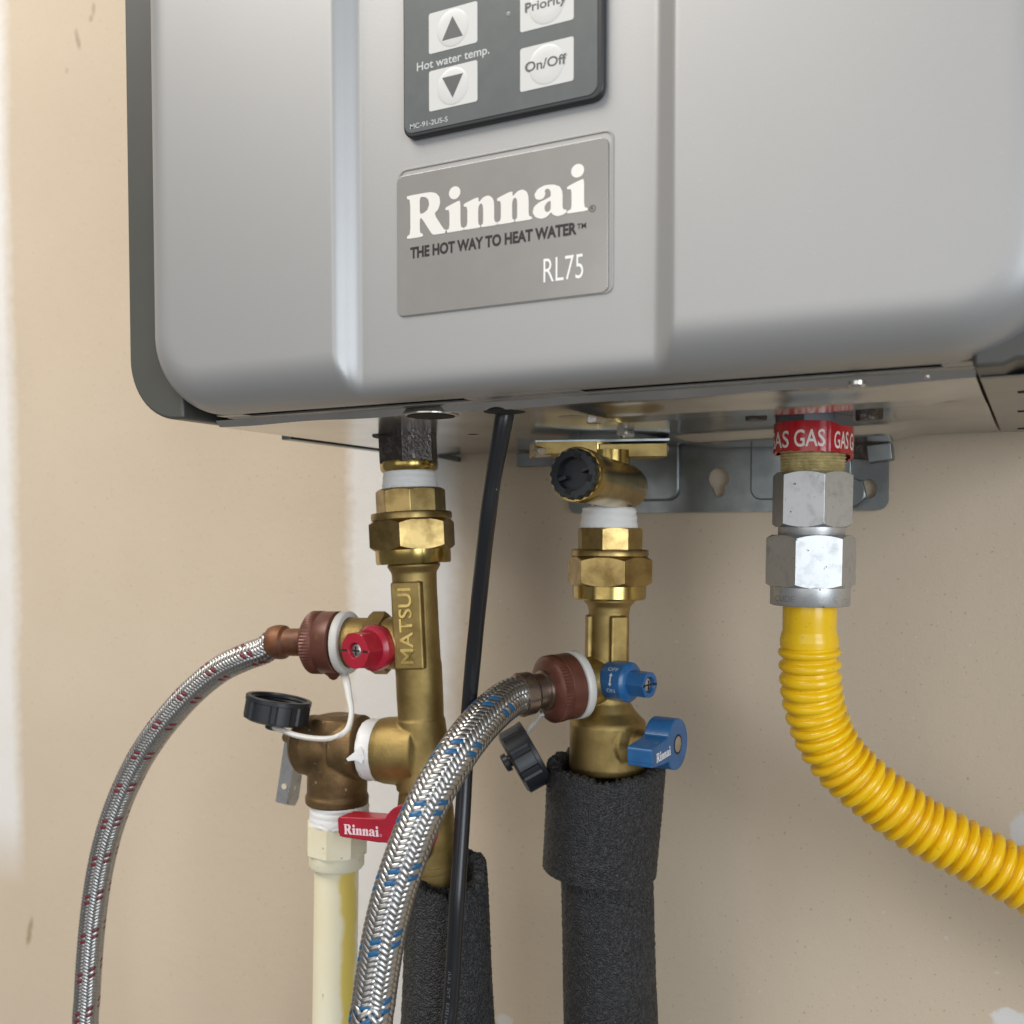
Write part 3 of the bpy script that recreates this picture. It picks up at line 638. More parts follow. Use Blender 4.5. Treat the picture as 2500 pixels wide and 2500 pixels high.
# red drain knob, pointing away from the wall
kb = pc + pa * 20; kn = V(0, -1, 0)
kc = S(923, 1580, -137); kd = nrm(V(-.12, -1, -.02)); 
def knob(name, parent, base, d, m, up=V(0, 0, 1), big=10.6, small=8.6, l1=7.5, l2=17.5):
    k = MB(); k.lathe(base, d, [(-2, big * .9), (0, big), (l1 - 1.5, big), (l1, big * .88), (l1 + .6, small)], 40)
    k.hexnut(base, d, l1 - 1, l2 - .05, small, up, rc=small * .93, cap=False)
    k.lathe(base, d, [(l2 - .06, small * .92), (l2, small * .90), (l2, 4.1), (l2 - 2.2, 4.0)], 40, cap=False)
    o = k.build(name, m, parent, bevel=.45, seg=2)
    s_ = MB(); s_.lathe(base, d, [(l2 - 4, 3.95), (l2 - 1.6, 3.9), (l2 - .9, 2.8), (l2 - .7, .4)], 28); so = s_.build('screw', M['screw'], o)
    _, u, v = frame(d)
    for a_, ww in ((u, v), (v, u)):
        c = MB(); c.obox(np.array(base) + nrm(d) * (l2 - .85), (a_, ww, d), (2.3, .42, .25)); c.build('slot', M['dark'], o)
    for sg in (-1, 1):
        c = MB(); c.obox(np.array(base) + nrm(d) * (l2 - .5) + np.cross(d, up) * sg * small * .72, (np.cross(d, up), up, d), (small * .17, .6, .55)); c.build('notch', M['dark'], o)
    return o
knob('drain_knob', hot, kc, kd, M['red'], big=11.9, small=9.8, l1=6.5, l2=17.5)
# red ball-valve lever
hl = thing('valve_lever', 'red lever handle with white lettering lying across the cream drain pipe adapter', 'handle', S(992, 2032, -150))
YLV = -160.0
hc = S(992, 2032, YLV)
def lever(parent, hubc, axis, arm, up, m, ink, rh=13.2, hub_t=9.0, al=36.0, ah=8.6, at=13.0):
    """hub ring turning about `axis`, arm pointing along `arm`; the arm's broad face looks along `axis`"""
    axis, arm, up = nrm(axis), nrm(arm), nrm(up); P = lambda a, b: hubc + arm * a + up * b
    out = []
    for a in np.linspace(28, 332, 34): out.append((rh * math.cos(math.radians(a)), rh * math.sin(math.radians(a))))
    out += [(rh + 3.5, -ah * .62), (al - 2, -ah * .5), (al, -ah * .5 + 2), (al, ah * .5 - 1), (al - 1, ah * .5), (rh + 3.5, ah * .56)]
    k = MB(); k.prism([P(a, b) for a, b in out], -axis, hub_t); o = k.build('lever_arm', m, parent, bevel=.7, seg=3)
    k = MB(); k.obox(P((rh + al) / 2 + 2.0, -.2) - axis * (at / 2 + .15), (arm, up, axis), ((al - rh) / 2 - 2.2, ah * .5 - .3, at / 2 - .2)); k.build('arm_block', m, o, bevel=.9, seg=3)
    k = MB(); k.lathe(hubc - axis * hub_t * .5, axis, [(0, 4.9), (hub_t * .5 + .12, 4.9)], 30); k.build('hub_recess', M['dark'], o)
    k = MB(); k.lathe(hubc - axis * 1, axis, [(0, 4.1), (1.0, 4.1), (1.5, 3.2), (1.6, .6)], 24); k.build('hub_screw', M['screw'], o)
    return o, P, axis, arm, up
o, P, A_, R_, U_ = lever(hl, hc, V(.06, -1, 0), V(-1, -.04, -.055), V(-.05, 0, 1), M['red'], M['pink_ink'], al=40, ah=10.2, at=15)
mb = MB()
for vs, fs in WM: put_text(mb, vs, fs, lambda a, b: P(36.2 - a * 20.5 / WMW, -3.3 + b * 5.0) + A_ * .06)
mb.build('lever_lettering', M['pink_ink'], hl, flat=True)
mb = MB()
for r1, r2, c_ in ((2.0, 1.75, 0),):
    vs, fs = poly_mesh([circ(0, 0, .62, 20), circ(0, 0, .45, 20)]); put_text(mb, vs, fs, lambda a, b: P(14.6 + a, -2.6 + b) + A_ * .06)
mb.build('registered_mark', M['pink_ink'], hl, flat=True)
# ================================================================== RELIEF VALVE + DRAIN PIPE
YR = YH - 3
prv = thing('relief_valve', 'dull brown bronze pressure relief valve beside the hot pipe, white tape at its inlet', 'relief valve', S(824, 1960, YR))
vx = Axis((826, 1760), (823, 1960), YR)
mb = MB()
mb.lathe(vx.A, vx.d, [(vx.t(1780), vx.r(110, 1800))] + vx.prof([(1800, 140), (1880, 144), (1900, 146), (1935, 146), (1942, 154), (1958, 153), (1962, 140)]), 56)
c0 = vx.pt(1822)
# inlet boss toward the tee and domed spring housing away from it
mb.lathe(c0 - pa * 1, -pa, [(0, 12), (1, 17.3), (10, 17.5), (14, 17.3), (15, 13)], 48)
mb.lathe(c0 + pa * 0, pa, [(0, 10), (1, 15.5), (8, 16.5), (15, 16.6), (21, 15.6), (24, 12.5), (25, 6)], 48)
mb.lathe(c0 + V(0, 0, 0), V(0, 0, 1), [(0, 15), (10, 14.8), (16, 13), (17.5, 7)], 40)
mb.lathe(c0 + vb * 13.5 - V(1.0, 0, 9), V(.03, 0, 1), [(0, .8), (2, 3.4), (16, 3.4), (19, .8)], 16)
mb.lathe(c0 + vb * 14.8 - V(7.2, 0, 15), V(.0, 0, 1), [(0, .5), (1, 1.3), (24, 1.3), (26, .5)], 12)
mb.lathe(c0 + vb * 13.6 - V(12.5, 2, 11), V(.0, 0, 1), [(0, .5), (1, 1.5), (19, 1.5), (20, .5)], 12)
mb.build('valve_body', M['bronze'], prv, remesh=.5, smooth_it=4)
tA = tb + pa * 23
mb = MB(); mb.lathe(tA, pa, [(0, 14.0), (.3, 15.9), (2, 16.3), (4, 15.9), (6, 16.4), (8.5, 15.6), (9, 13)], 56, jit=.12); mb.build('inlet_tape', M['ptfe'], prv, angle=60)
fl = [S(883, 1822, YR - 18), S(846, 1852, YR - 19), S(850, 1858, YR - 19), S(868, 1856, YR - 19), S(884, 1864, YR - 18), S(890, 1850, YR - 17)]
mb = MB(); mb.prism(fl, V(.3, -.9, .1), .5); mb.build('tape_tail', M['ptfe'], prv)
# galvanised test lever behind it
def quad_strip(pts, Y, th):
    k = MB(); k.prism([S(x, y, Y_) for (x, y), Y_ in zip(pts, Y)], V(0, 1, 0), th); return k
qs = quad_strip([(697, 1790), (672, 1958), (698, 1965), (716, 1880), (722, 1790)], [-120] * 5, 1.2); lv = qs.build('test_lever', M['zinc'], prv, bevel=.3)
qs = quad_strip([(715, 1876), (698, 1965), (718, 1968), (727, 1950), (735, 1893)], [-121, -121, -113, -112, -113], 1.2); qs.build('lever_flange', M['zinc'], lv, bevel=.3)
e_ = S(708, 1800, -120); k = MB(); k.tube([c0 + pa * 20, (c0 + pa * 20 + e_) / 2, e_ + V(-2, 0, 0)], 3.2, 20); k.build('lever_stem', M['bronze'], prv)
for px, py, Y_ in ((694, 1920, -120.4), (716, 1922, -116.5)):
    k = MB(); k.lathe(S(px, py, Y_), V(.1, -1, 0), [(0, 1.7), (.3, 1.7)], 16); k.build('hole', mat('hole_tan', (.62, .55, .42), 0, .7), lv)  # matte tan disc drawn in place of each hole

YD = YR
dp = Axis((824, 1962), (816, 2560), YD)
drain = thing('drain_pipe', 'cream plastic drain pipe with a yellow streak hanging from the relief valve', 'pipe', dp.pt(2560))
tape_ring(Axis((829, 1960), (829, 2010), YD), 1958, 2012, 142, 146, drain, fray=1)
mb = MB(); mb.hexnut(dp.A, dp.d, dp.t(2006), dp.t(2078), dp.r(152, 2040), HF(-50), rc=dp.r(148, 2040), sides=8); mb.build('adapter_hex', M['cpvc'], drain, bevel=.5)
mb = MB(); mb.lathe(dp.A, dp.d, dp.prof([(2072, 128), (2076, 134), (2108, 134), (2115, 126), (2117, 108)]), 56); mb.build('adapter_socket', M['cpvc'], drain, bevel=.4)
pm = MB(); pm.lathe(dp.A, dp.d, dp.prof([(2108, 107), (2117, 107), (2560, 107)]) + [(dp.t(2560) + 370, dp.r(107, 2560))], 56)
pipe = pm.build('pipe', cpvc_pipe_mat(0, 0), drain)

# ================================================================== BRAIDED HOSES
def braided_hose(root, pts, Rr, tracer, m_tr, N=12, pitch_k=None, start=0):
    """two families of flat strands woven over two, under two"""
    path = spline(pts, .34); P, T, U, W = sweep(path)
    s_ = np.concatenate([[0], np.cumsum(np.linalg.norm(np.diff(P, axis=0), axis=1))])
    core = MB(); core.tube(path[::6], Rr - .95, 24); core.build('hose_core', M['core'], root)
    k = 2 * math.pi / (N * pitch_k)                     # radians of turn per mm
    hw = .5 * pitch_k * math.cos(math.atan(1 / (Rr * k))) * 1.06
    for sg in (1, -1):
        for i in range(N):
            th0 = 2 * math.pi * (i + .25 + rng.normal() * .035) / N; hwi = hw * (1 + rng.normal() * .04)
            th = th0 + sg * k * s_
            wv = np.clip(1.7 * np.cos(2 * math.pi * ((th * N / math.pi) / 4)), -1, 1) * sg
            r = Rr - .40 + .36 * wv
            er = U * np.cos(th)[:, None] + W * np.sin(th)[:, None]
            et = -U * np.sin(th)[:, None] + W * np.cos(th)[:, None]
            C_ = P + er * r[:, None]
            d = T + et * (sg * Rr * k); d /= np.linalg.norm(d, axis=1)[:, None]
            wd = np.cross(er, d)
            rows = np.stack([C_ - wd * hwi - er * .30, C_ - wd * hwi * .5, C_ + er * .03, C_ + wd * hwi * .5, C_ + wd * hwi - er * .30], 1)
            n = len(P); mb = MB(); mb.v = [tuple(q) for q in rows.reshape(-1, 3)]
            mb.f = [[a * 5 + b, a * 5 + b + 1, (a + 1) * 5 + b + 1, (a + 1) * 5 + b] for a in range(n - 1) for b in range(4)]
            tr = i in tracer[0 if sg > 0 else 1]
            mb.build('braid_strand', m_tr if tr else M['steel'], root, angle=80, recalc=False, label=None)

def hose_swivel(root, A, d, t0, t1, R, drip=False):
    """ribbed swivel nut, ferrule side at t1"""
    k = MB(); d_, u, v = frame(d); n = 120
    def row(t, fr): return [A + d_ * t + (u * math.cos(q) + v * math.sin(q)) * fr(q) for q in np.linspace(0, 2 * math.pi, n, endpoint=False)]
    rb = lambda q: R + .28 * (1 if round(q / (2 * math.pi) * n) % 2 else -1)
    pl = lambda q: R
    m_ = t0 + (t1 - t0) * .50
    k.rings([row(t0, lambda q: R * .95), row(t0 + .5, pl), row(m_, pl), row(m_ + .3, lambda q: R * .985), row(m_ + .7, rb), row(t1 - 2.6, rb), row(t1 - 2.0, lambda q: R * .97), row(t1 - .5, lambda q: R * .86), row(t1, lambda q: R * .66)], smooth=True)
    if drip: k.lathe(A + d_ * (t0 + 4) + V(0, 0, -R + 2.5), V(0, 0, -1), [(0, 6.5), (2, 5.6), (4, 3.0), (5.2, 2.2), (6.0, .6)], 24)
    return k.build('swivel_nut', M['nut'], root, angle=40)

rh_ = thing('braided_hose', 'thin steel braided hose with dark red flecks curving down the left of the picture', 'hose', S(212, 2540, -150), 'braided hoses')
hose_swivel(rh_, pc, pa, 44.5, 62.5, 16.6, drip=True)
mb = MB(); mb.lathe(pc, pa, [(60, 6.0), (62, 9.0), (63.5, 7.6), (76, 7.4), (77.5, 9.0), (80, 9.4), (83, 9.2), (86, 8.3), (86.5, 7)], 40); mb.build('ferrule', M['rust'], rh_)
f0 = pc + pa * 80
red_pts = [f0 - pa * 3, f0 + pa * 4] + [S(x, y, Y) for x, y, Y in ((646, 1587, -140.5), (602, 1603, -143), (538, 1634, -145), (468, 1691, -147), (399, 1768, -149), (344, 1848, -150), (300, 1937, -151), (268, 2026, -152), (245, 2120, -152), (229, 2225, -152), (219, 2330, -152), (213, 2430, -152), (210, 2540, -152))]; red_pts += [red_pts[-1] + V(2, 4, -90), red_pts[-1] + V(14, 20, -220), red_pts[-1] + V(34, 50, -380)]
braided_hose(rh_, red_pts, 7.6, ((0, 2), ()), M['tr_red'], pitch_k=2.05)

# ================================================================== CAPS ON STRAPS
def hose_cap(root, base, d, R, h, nub):
    d_, u, v = frame(d); n = 96
    def row(t, fr): return [base + d_ * t + (u * math.cos(q) + v * math.sin(q)) * fr(q) for q in np.linspace(0, 2 * math.pi, n, endpoint=False)]
    rib = lambda q: R - .7 + (.8 if (q / (2 * math.pi) * 9) % 1 < .66 else 0)
    k = MB(); c = lambda r: (lambda q: r)
    k.rings([row(0, c(R * .1)), row(0, c(R - 2.2)), row(.6, c(R - 1.2)), row(1.2, rib), row(h - 2.6, rib), row(h - 2.5, c(R + .35)), row(h - .3, c(R + .35)), row(h, c(R)), row(h, c(R - 2.2))]
            + [row(h - 1 - j * .9, c(R - 2.3 - (.8 if j % 2 else 0))) for j in range(9)] + [row(2.2, c(R - 3)), row(2.0, c(.2))], cap0=True, cap1=True)
    o = k.build('cap_shell', M['black_pl'], root, bevel=.25, angle=30)
    k = MB(); k.lathe(base + u * nub[0] + v * nub[1], -d_, [(-.5, 3.4), (1.0, 3.2), (1.1, 5.0), (3.6, 4.8), (4.2, 4.0)], 28); k.build('strap_button', M['black_pl'], root)
    return o
def ribbon(root, pts, wvec, wd, th, name='strap'):
    P, T, U, W = sweep(spline(pts, 1.2)); rows = []
    for i in range(len(P)):
        w_ = nrm(np.array(wvec) - T[i] * (np.array(wvec) @ T[i])); n_ = np.cross(T[i], w_); q = i / len(P); ww = wd(q) if callable(wd) else wd
        rows.append([P[i] + w_ * a * ww / 2 + n_ * b * th / 2 for a, b in ((-1, -.6), (-.8, -1), (.8, -1), (1, -.6), (1, .6), (.8, 1), (-.8, 1), (-1, .6))])
    k = MB(); k.rings(rows); return k.build(name, M['strap'], root, angle=70)
def ring_band(root, A, d, t0, t1, r0, r1):
    k = MB(); k.lathe(A, d, [(t0, r0), (t0, r1), (t0 + .4, r1 + .3), (t1 - .4, r1 + .3), (t1, r1), (t1, r0)], 56, cap=False); return k.build('strap_ring', M['strap'], root, angle=60)
YC1 = -152
cb = S(672, 1762, YC1)
cap1 = thing('hose_cap', 'black ribbed plastic cap lying open end up on the brown relief valve', 'cap', cb, 'black hose caps on clear straps')
cdir = UP * 1.0 + RT * .17
hose_cap(cap1, cb, cdir, 16.9, 13.0, (0, 0))
ring_band(cap1, pc, pa, 38.5, 43.0, 13.5, 16.3)
rbm = pc + pa * 41 + V(0, -2, -16.2)
ribbon(cap1, [rbm] + [S(x, y, Y) for x, y, Y in ((846, 1665, -143), (852, 1700, -147), (858, 1742, -152), (846, 1783, -157), (812, 1801, -160), (770, 1803, -161), (722, 1795, -160), (690, 1783, -158), (666, 1775, -155))], RT * 1.0 + V(0, 0, .3), lambda q: 4.6 - 2.0 * min(1, q * 3), 2.0)

# ================================================================== INLET FILTER + COLD VALVE
YCd = -80.0
ac = Axis((1490, 1240), (1484, 1760), YCd)
flt = thing('inlet_filter', 'brass cold inlet elbow with a round black filter cap facing out under the heater', 'filter', ac.pt(1240))
fy = nrm(V(-.06, -1, -.01))
f0 = S(1536, 1178, YCd + 4)
fcen = S(1405, 1158, -140)
fd = nrm(fcen - S(1512, 1186, -82)); fl_ = np.linalg.norm(fcen - S(1512, 1186, -82)); fA = S(1512, 1186, -82)
RFc = L(136, 1405, 1158, -140) / 2
mb = MB(); mb.lathe(fA, fd, [(-13, 9), (-12, RFc * .88), (-6, RFc * .93), (fl_ - 9, RFc * .93), (fl_ - 8, RFc * 1.0), (fl_ - .5, RFc * 1.0), (fl_, RFc * .97), (fl_, RFc * .9), (fl_ - 20, RFc * .9), (fl_ - 20.1, 1)], 64)
mb.lathe(ac.pt(1262), V(0, 0, 1), [(0, 7.4), (1, 9.9), (22, 10.2), (34, 10.0)], 40)
mb.build('filter_body', M['bright'], flt, angle=40)
mb = MB(); n = 80; d_, u_, v_ = frame(fd)
def frow(t, fr): return [fA + d_ * t + (u_ * math.cos(q) + v_ * math.sin(q)) * fr(q) for q in np.linspace(0, 2 * math.pi, n, endpoint=False)]
cst = lambda r: (lambda q: r)
scal = lambda q: RFc * .90 + .45 * math.cos(18 * q)
mb.rings([frow(fl_ - 2, cst(RFc * .90)), frow(fl_ + 2.6, scal), frow(fl_ + 3.2, lambda q: scal(q) - .5), frow(fl_ + 3.3, cst(RFc * .62)), frow(fl_ - 17, cst(RFc * .55)), frow(fl_ - 17.1, cst(.2))], cap0=True, cap1=False)
fc = mb.build('filter_cap', M['black_pl'], flt, angle=35)
fr_ = nrm(np.cross(fd, V(.35, 0, -1))); 
for sg in (-1, 1):
    k = MB(); k.obox(fA + fd * (fl_ + .6) + fr_ * sg * RFc * .47, (fr_, np.cross(fd, fr_), fd), (RFc * .16, .9, 2.2)); k.build('grip_tab', M['black_pl'], fc, bevel=.2)
k = MB(); k.lathe(fA, fd, [(fl_ - 16.9, RFc * .54), (fl_ - 16.8, RFc * .54)], 40); k.build('cap_hollow_shade', M['dark'], fc)  # black disc added to paint the shade at the bottom of the hollow
for a_ in np.radians((75, 165, 255, 345)):
    k = MB(); q = u_ * math.cos(a_) + v_ * math.sin(a_); k.obox(fA + fd * (fl_ + 3.1) + q * RFc * .66, (q, np.cross(fd, q), fd), (1.2, 1.6, .5)); k.build('cap_notch', M['dark'], fc)
# clamp plate holding it to the heater
pl0, pl1 = S(1296, 1082, -96), S(1624, 1077, -58)
pd = nrm(pl1 - pl0); pn = V(-pd[1], pd[0], 0)
mb = MB(); cpt = (pl0 + pl1) / 2; half = np.linalg.norm(pl1 - pl0) / 2
mb.obox(V(cpt[0], cpt[1], 45.4) - pd * half * .53, (pd, pn, V(0, 0, 1)), (half * .45, 13, 3.4)); o = mb.build('flange', M['cast'], flt, bevel=.5)
mb = MB(); mb.obox(V(cpt[0], cpt[1], 43.6) + pd * half * .45, (pd, pn, V(0, 0, 1)), (half * .50, 12, 3.5)); mb.build('flange', M['cast'], flt, bevel=.5)
mb = MB(); mb.lathe(V(cpt[0], cpt[1], 37) + pn * 3 - pd * 3, V(0, 0, 1), [(0, 12), (4, 14), (11, 14)], 40); mb.build('flange_hub', M['bright'], flt, bevel=.4)
mb = MB(); mb.obox(V(cpt[0], cpt[1], 48.6), (pd, pn, V(0, 0, 1)), (half * .98, 13, .7)); mb.build('clip_plate', M['galv'], flt, bevel=.2)
for px, py, Y_ in ((1318, 1102, -104), (1602, 1097, -66)):
    p = S(px, py, Y_); k = MB(); k.hexnut(p, V(-.35, -.9, -.1), -7, 3, 3.0); k.build('clip_bolt', M['screw'], flt, bevel=.2)
p = S(1520, 1056, -104); k = MB(); k.lathe(p, V(-.1, -1, 0), [(-9, 2.0), (-2, 2.0), (-1.9, 2.8), (.6, 2.8), (1.2, 1.8)], 20); k.build('clip_bolt', M['screw'], flt)
tape_ring(Axis((1487, 1240), (1487, 1300), YCd), 1238, 1294, 130, 142, flt)

cold = thing('cold_water_valve', 'brass isolation valve on the cold side with ribbed neck and blue handles', 'valve', ac.pt(1880))
mb = MB(); mb.hexnut(ac.A, ac.d, ac.t(1289), ac.t(1345), ac.r(160, 1320), HF(-58), rc=ac.r(149, 1320), sides=8); mb.build('tailpiece', M['brass'], cold, bevel=.3)
mb = MB(); mb.lathe(ac.A, ac.d, ac.prof([(1340, 150), (1342, 184), (1345, 188), (1356, 188), (1360, 178)]), 56); mb.build('union_washer', M['brass'], cold, bevel=.15)
mb = MB(); mb.hexnut(ac.A, ac.d, ac.t(1359), ac.t(1429), ac.r(209, 1390), HF(-78.6), rc=ac.r(182, 1390)); mb.build('union_nut', M['brass'], cold, bevel=.35)
mb = MB(); mb.lathe(ac.A, ac.d, ac.prof([(1424, 172), (1426, 179), (1459, 178), (1462, 172)]), 56); mb.build('nut_skirt', M['bright'], cold, bevel=.2)
ca = nrm(V(-.55, -.83, -.09)); cpn = ac.pt(1656)
body = MB()
body.lathe(ac.A, ac.d, ac.prof([(1460, 60), (1462, 124), (1467, 126), (1480, 104), (1500, 98), (1620, 100), (1700, 104), (1712, 108), (1735, 136), (1756, 178), (1764, 186), (1865, 186), (1880, 178), (1886, 60)]), 64)
tb2, tt2 = ac.t(1612), ac.t(1502)
for sx, ang in ((-1, -150), (1, -40)):
    rn = HF(ang); rs = nrm(np.cross(rn, ac.d)); ctr = ac.A + ac.d * (tt2 + tb2) / 2 + rn * ac.r(100, 1550) * .80
    body.obox(ctr, (rs, ac.d, rn), (4.6, (tb2 - tt2) / 2, 3.4))
body.lathe(cpn, ca, [(0, 9), (3, 11.5), (9, 12.3), (26, 12.5), (26.5, 10)], 48)
body.lathe(cpn - V(2, 0, 0), V(1, 0, 0), [(0, 9), (4, 10), (9, 9.6), (9.5, 6)], 40)
lvx = nrm(V(.96, -.28, 0)); lc0 = ac.pt(1806)
body.lathe(lc0, lvx, [(0, 14), (10, 14.5), (17, 13), (20, 8), (26, 7.5)], 40)
body.build('valve_body', M['cast'], cold, remesh=.5, smooth_it=4)
mb = MB()
for j, z_ in enumerate((1515, 1535, 1558, 1580, 1596)):
    rn = HF(-52); rs = nrm(np.cross(rn, ac.d)); mb.obox(ac.pt(z_) + rn * ac.r(100, 1550) * .8 + rn * 2.5 + rs * (-1.5 + (j % 2) * 2.2), (rs, ac.d, rn), (.35, 1.3, .5))
mb.build('raised_lettering', M['cast'], cold, bevel=.1)
kn1 = S(1494, 1660, -88); kd1 = nrm(V(.97, -.24, -.02))
ko = knob('drain_knob', cold, kn1, kd1, M['blue'], big=10.2, small=6.9, l1=12.5, l2=23.0)
# OFF / arrow / ON printed on the knob's rim, wrapped round it
_, ku, kv = frame(kd1); tocam = nrm(CAM - kn1); tocam = nrm(tocam - kd1 * (tocam @ kd1)); kup = np.cross(kd1, -tocam); kup = kup if kup[2] > 0 else -kup
def wrap_knob(a, b): ang = b / 10.25; return kn1 + kd1 * (3.4 + a) + (tocam * math.cos(ang) + kup * math.sin(ang)) * 10.27
mb = MB()
for tx, bz_ in (('OFF', 4.6), ('ON', -6.6)):
    vs, fs = refine(*text_mesh(tx, -.004)); q = fit(vs, 6.0 if tx == 'OFF' else 4.9, 2.15); put_text(mb, q, fs, lambda a, b: wrap_knob(a - (.3 if tx == 'OFF' else -.3), b + bz_))
k = [(2.1, -2.2), (2.9, -2.2), (2.9, 2.2), (2.1, 2.2)]
mb.add([wrap_knob(2.2, -2.0), wrap_knob(3.0, -2.0), wrap_knob(3.0, 0), wrap_knob(3.0, 2.0), wrap_knob(2.2, 2.0), wrap_knob(2.2, 0)], [(0, 1, 2, 5), (5, 2, 3, 4)])
for sg in (-1, 1): mb.add([wrap_knob(1.5, sg * 1.9), wrap_knob(3.7, sg * 1.9), wrap_knob(2.6, sg * 3.5)], [(0, 1, 2)])
mb.build('knob_print', M['print'], ko, flat=True)
# blue ball-valve lever
bl = thing('valve_lever', 'blue lever handle with white lettering sticking out above the thick foam sleeve', 'handle', S(1655, 1815, -96))
bh_c = S(1655, 1817, -96)
laxis = nrm(V(1, -.08, .0)); larm = nrm(V(-.08, -1, -.06)); larm = nrm(larm - laxis * (larm @ laxis)); lup = np.cross(laxis, larm); lup = lup if lup[2] > 0 else -lup
o, P2, A2, R2, U2 = lever(bl, bh_c, laxis, larm, lup, M['blue'], M['white_ink'], rh=12.6, hub_t=13, al=30, ah=9.4, at=13)
mb = MB()
for vs, fs in WM: put_text(mb, vs, fs, lambda a, b: P2(25.5 - a * 16.5 / WMW, -3.0 + b * 4.4) + A2 * .06) if (np.cross(-larm, lup) @ laxis) > 0 else put_text(mb, vs, fs, lambda a, b: P2(9.5 + a * 16.5 / WMW, -3.0 + b * 4.4) + A2 * .06)
mb.build('lever_lettering', M['white_ink'], bl, flat=True)

# blue-flecked hose
bh_ = thing('braided_hose', 'thick steel braided hose with blue flecks crossing in front of the black cable', 'hose', S(905, 2560, -200), 'braided hoses')
hose_swivel(bh_, cpn, ca, 23, 38.5, 16.8)
mb = MB(); mb.lathe(cpn, ca, [(35, 10.4), (39.7, 10.2), (40.3, 8.9), (45, 9.0), (47, 10.7), (53, 11.0), (53.4, 9.6)], 44); mb.build('ferrule', M['crimp'], bh_)
fe = cpn + ca * 60
blue_pts = [cpn + ca * 48.5, cpn + ca * 53] + [S(x, y, Y) for x, y, Y in ((1238, 1708, -131.5), (1200, 1739, -144), (1160, 1781, -157), (1120, 1834, -169), (1070, 1913, -181), (1029, 1992, -189), (994, 2082, -196), (965, 2170, -201), (942, 2260, -205), (926, 2350, -208), (913, 2440, -211), (904, 2560, -214))]; blue_pts += [blue_pts[-1] + V(-2, 6, -90), blue_pts[-1] + V(6, 30, -220), blue_pts[-1] + V(24, 70, -380)]
braided_hose(bh_, blue_pts, 9.7, ((1, 3), ()), M['tr_blue'], pitch_k=2.45)

cb2 = S(1251.7, 1866, -100)
cap2 = thing('hose_cap', 'black ribbed plastic cap dangling edge on between the blue flecked hose and the foam', 'cap', cb2, 'black hose caps on clear straps')
hose_cap(cap2, cb2, RT * .87 + UP * .48 + FW * .10, 17.4, 14.0, (-2, 3))
ring_band(cap2, cpn, ca, 18.6, 22.8, 12.6, 17.2)
ribbon(cap2, [cpn + ca * 20.5 + V(-8, 0, -14.8)] + [S(x, y, Y) for x, y, Y in ((1330, 1740, -108), (1306, 1765, -104), (1278, 1800, -98), (1248, 1840, -94), (1232, 1860, -95))], RT * .8 + UP * .6, 3.6, 1.6)

# ================================================================== CABLE
cab = thing('power_cable', 'black round power cable hanging from the heater between the two brass valves', 'cable', S(1105, 2560, -190))
cpts = [SZ(1232, 1008, 53) + V(0, 0, 4)] + [S(x, y, Y) for x, y, Y in ((1232, 1012, -182), (1222, 1070, -181), (1204, 1170, -178), (1188, 1290, -174), (1174, 1420, -164), (1160, 1560, -152), (1147, 1700, -143), (1139, 1820, -141), (1132, 1950, -143), (1124, 2080, -149), (1116, 2200, -153.5), (1108, 2340, -154.5), (1101, 2450, -155.5), (1094, 2570, -156.5))]; cpts += [cpts[-1] + V(-3, 4, -120), cpts[-1] + V(4, 20, -380)]
mb = MB(); mb.tube(spline(cpts, 2.5), lambda i, n: 4.2 - .6 * min(1, i / 14) + .5 * min(1, i / 160) + .05 * math.sin(i * .4), 28); mb.build('cable_jacket', M['rubber'], cab)
# moulded print along it
P_, T_, U_, W_ = sweep(spline(cpts[8:], 1.0)); s_c = np.concatenate([[0], np.cumsum(np.linalg.norm(np.diff(P_, axis=0), axis=1))])
vs, fs = refine(*text_mesh('(UL)  SVT  E353190  105 C', -.01), 1); q = fit(vs, 36, 1.55)
i0 = int(np.argmin([abs(pz_[2] - S(1105, 2368, -155)[2]) for pz_ in P_]))
def on_cable(a, b):
    s_ = s_c[i0] + a; p = np.array([np.interp(s_, s_c, P_[:, j]) for j in range(3)]); t = T_[min(i0 + int(a), len(T_) - 1)]
    c = nrm(CAM - p); c = nrm(c - t * (c @ t)); sd = np.cross(t, c); sd = sd if sd @ RT < 0 else -sd
    ang = .55 - b / 4.0; return p + (c * math.cos(ang) + sd * math.sin(ang)) * 4.14
mb = MB(); put_text(mb, q, fs, on_cable); mb.build('cable_lettering', mat('grey_print', (.16, .165, .17), 0, .5), cab, flat=True)

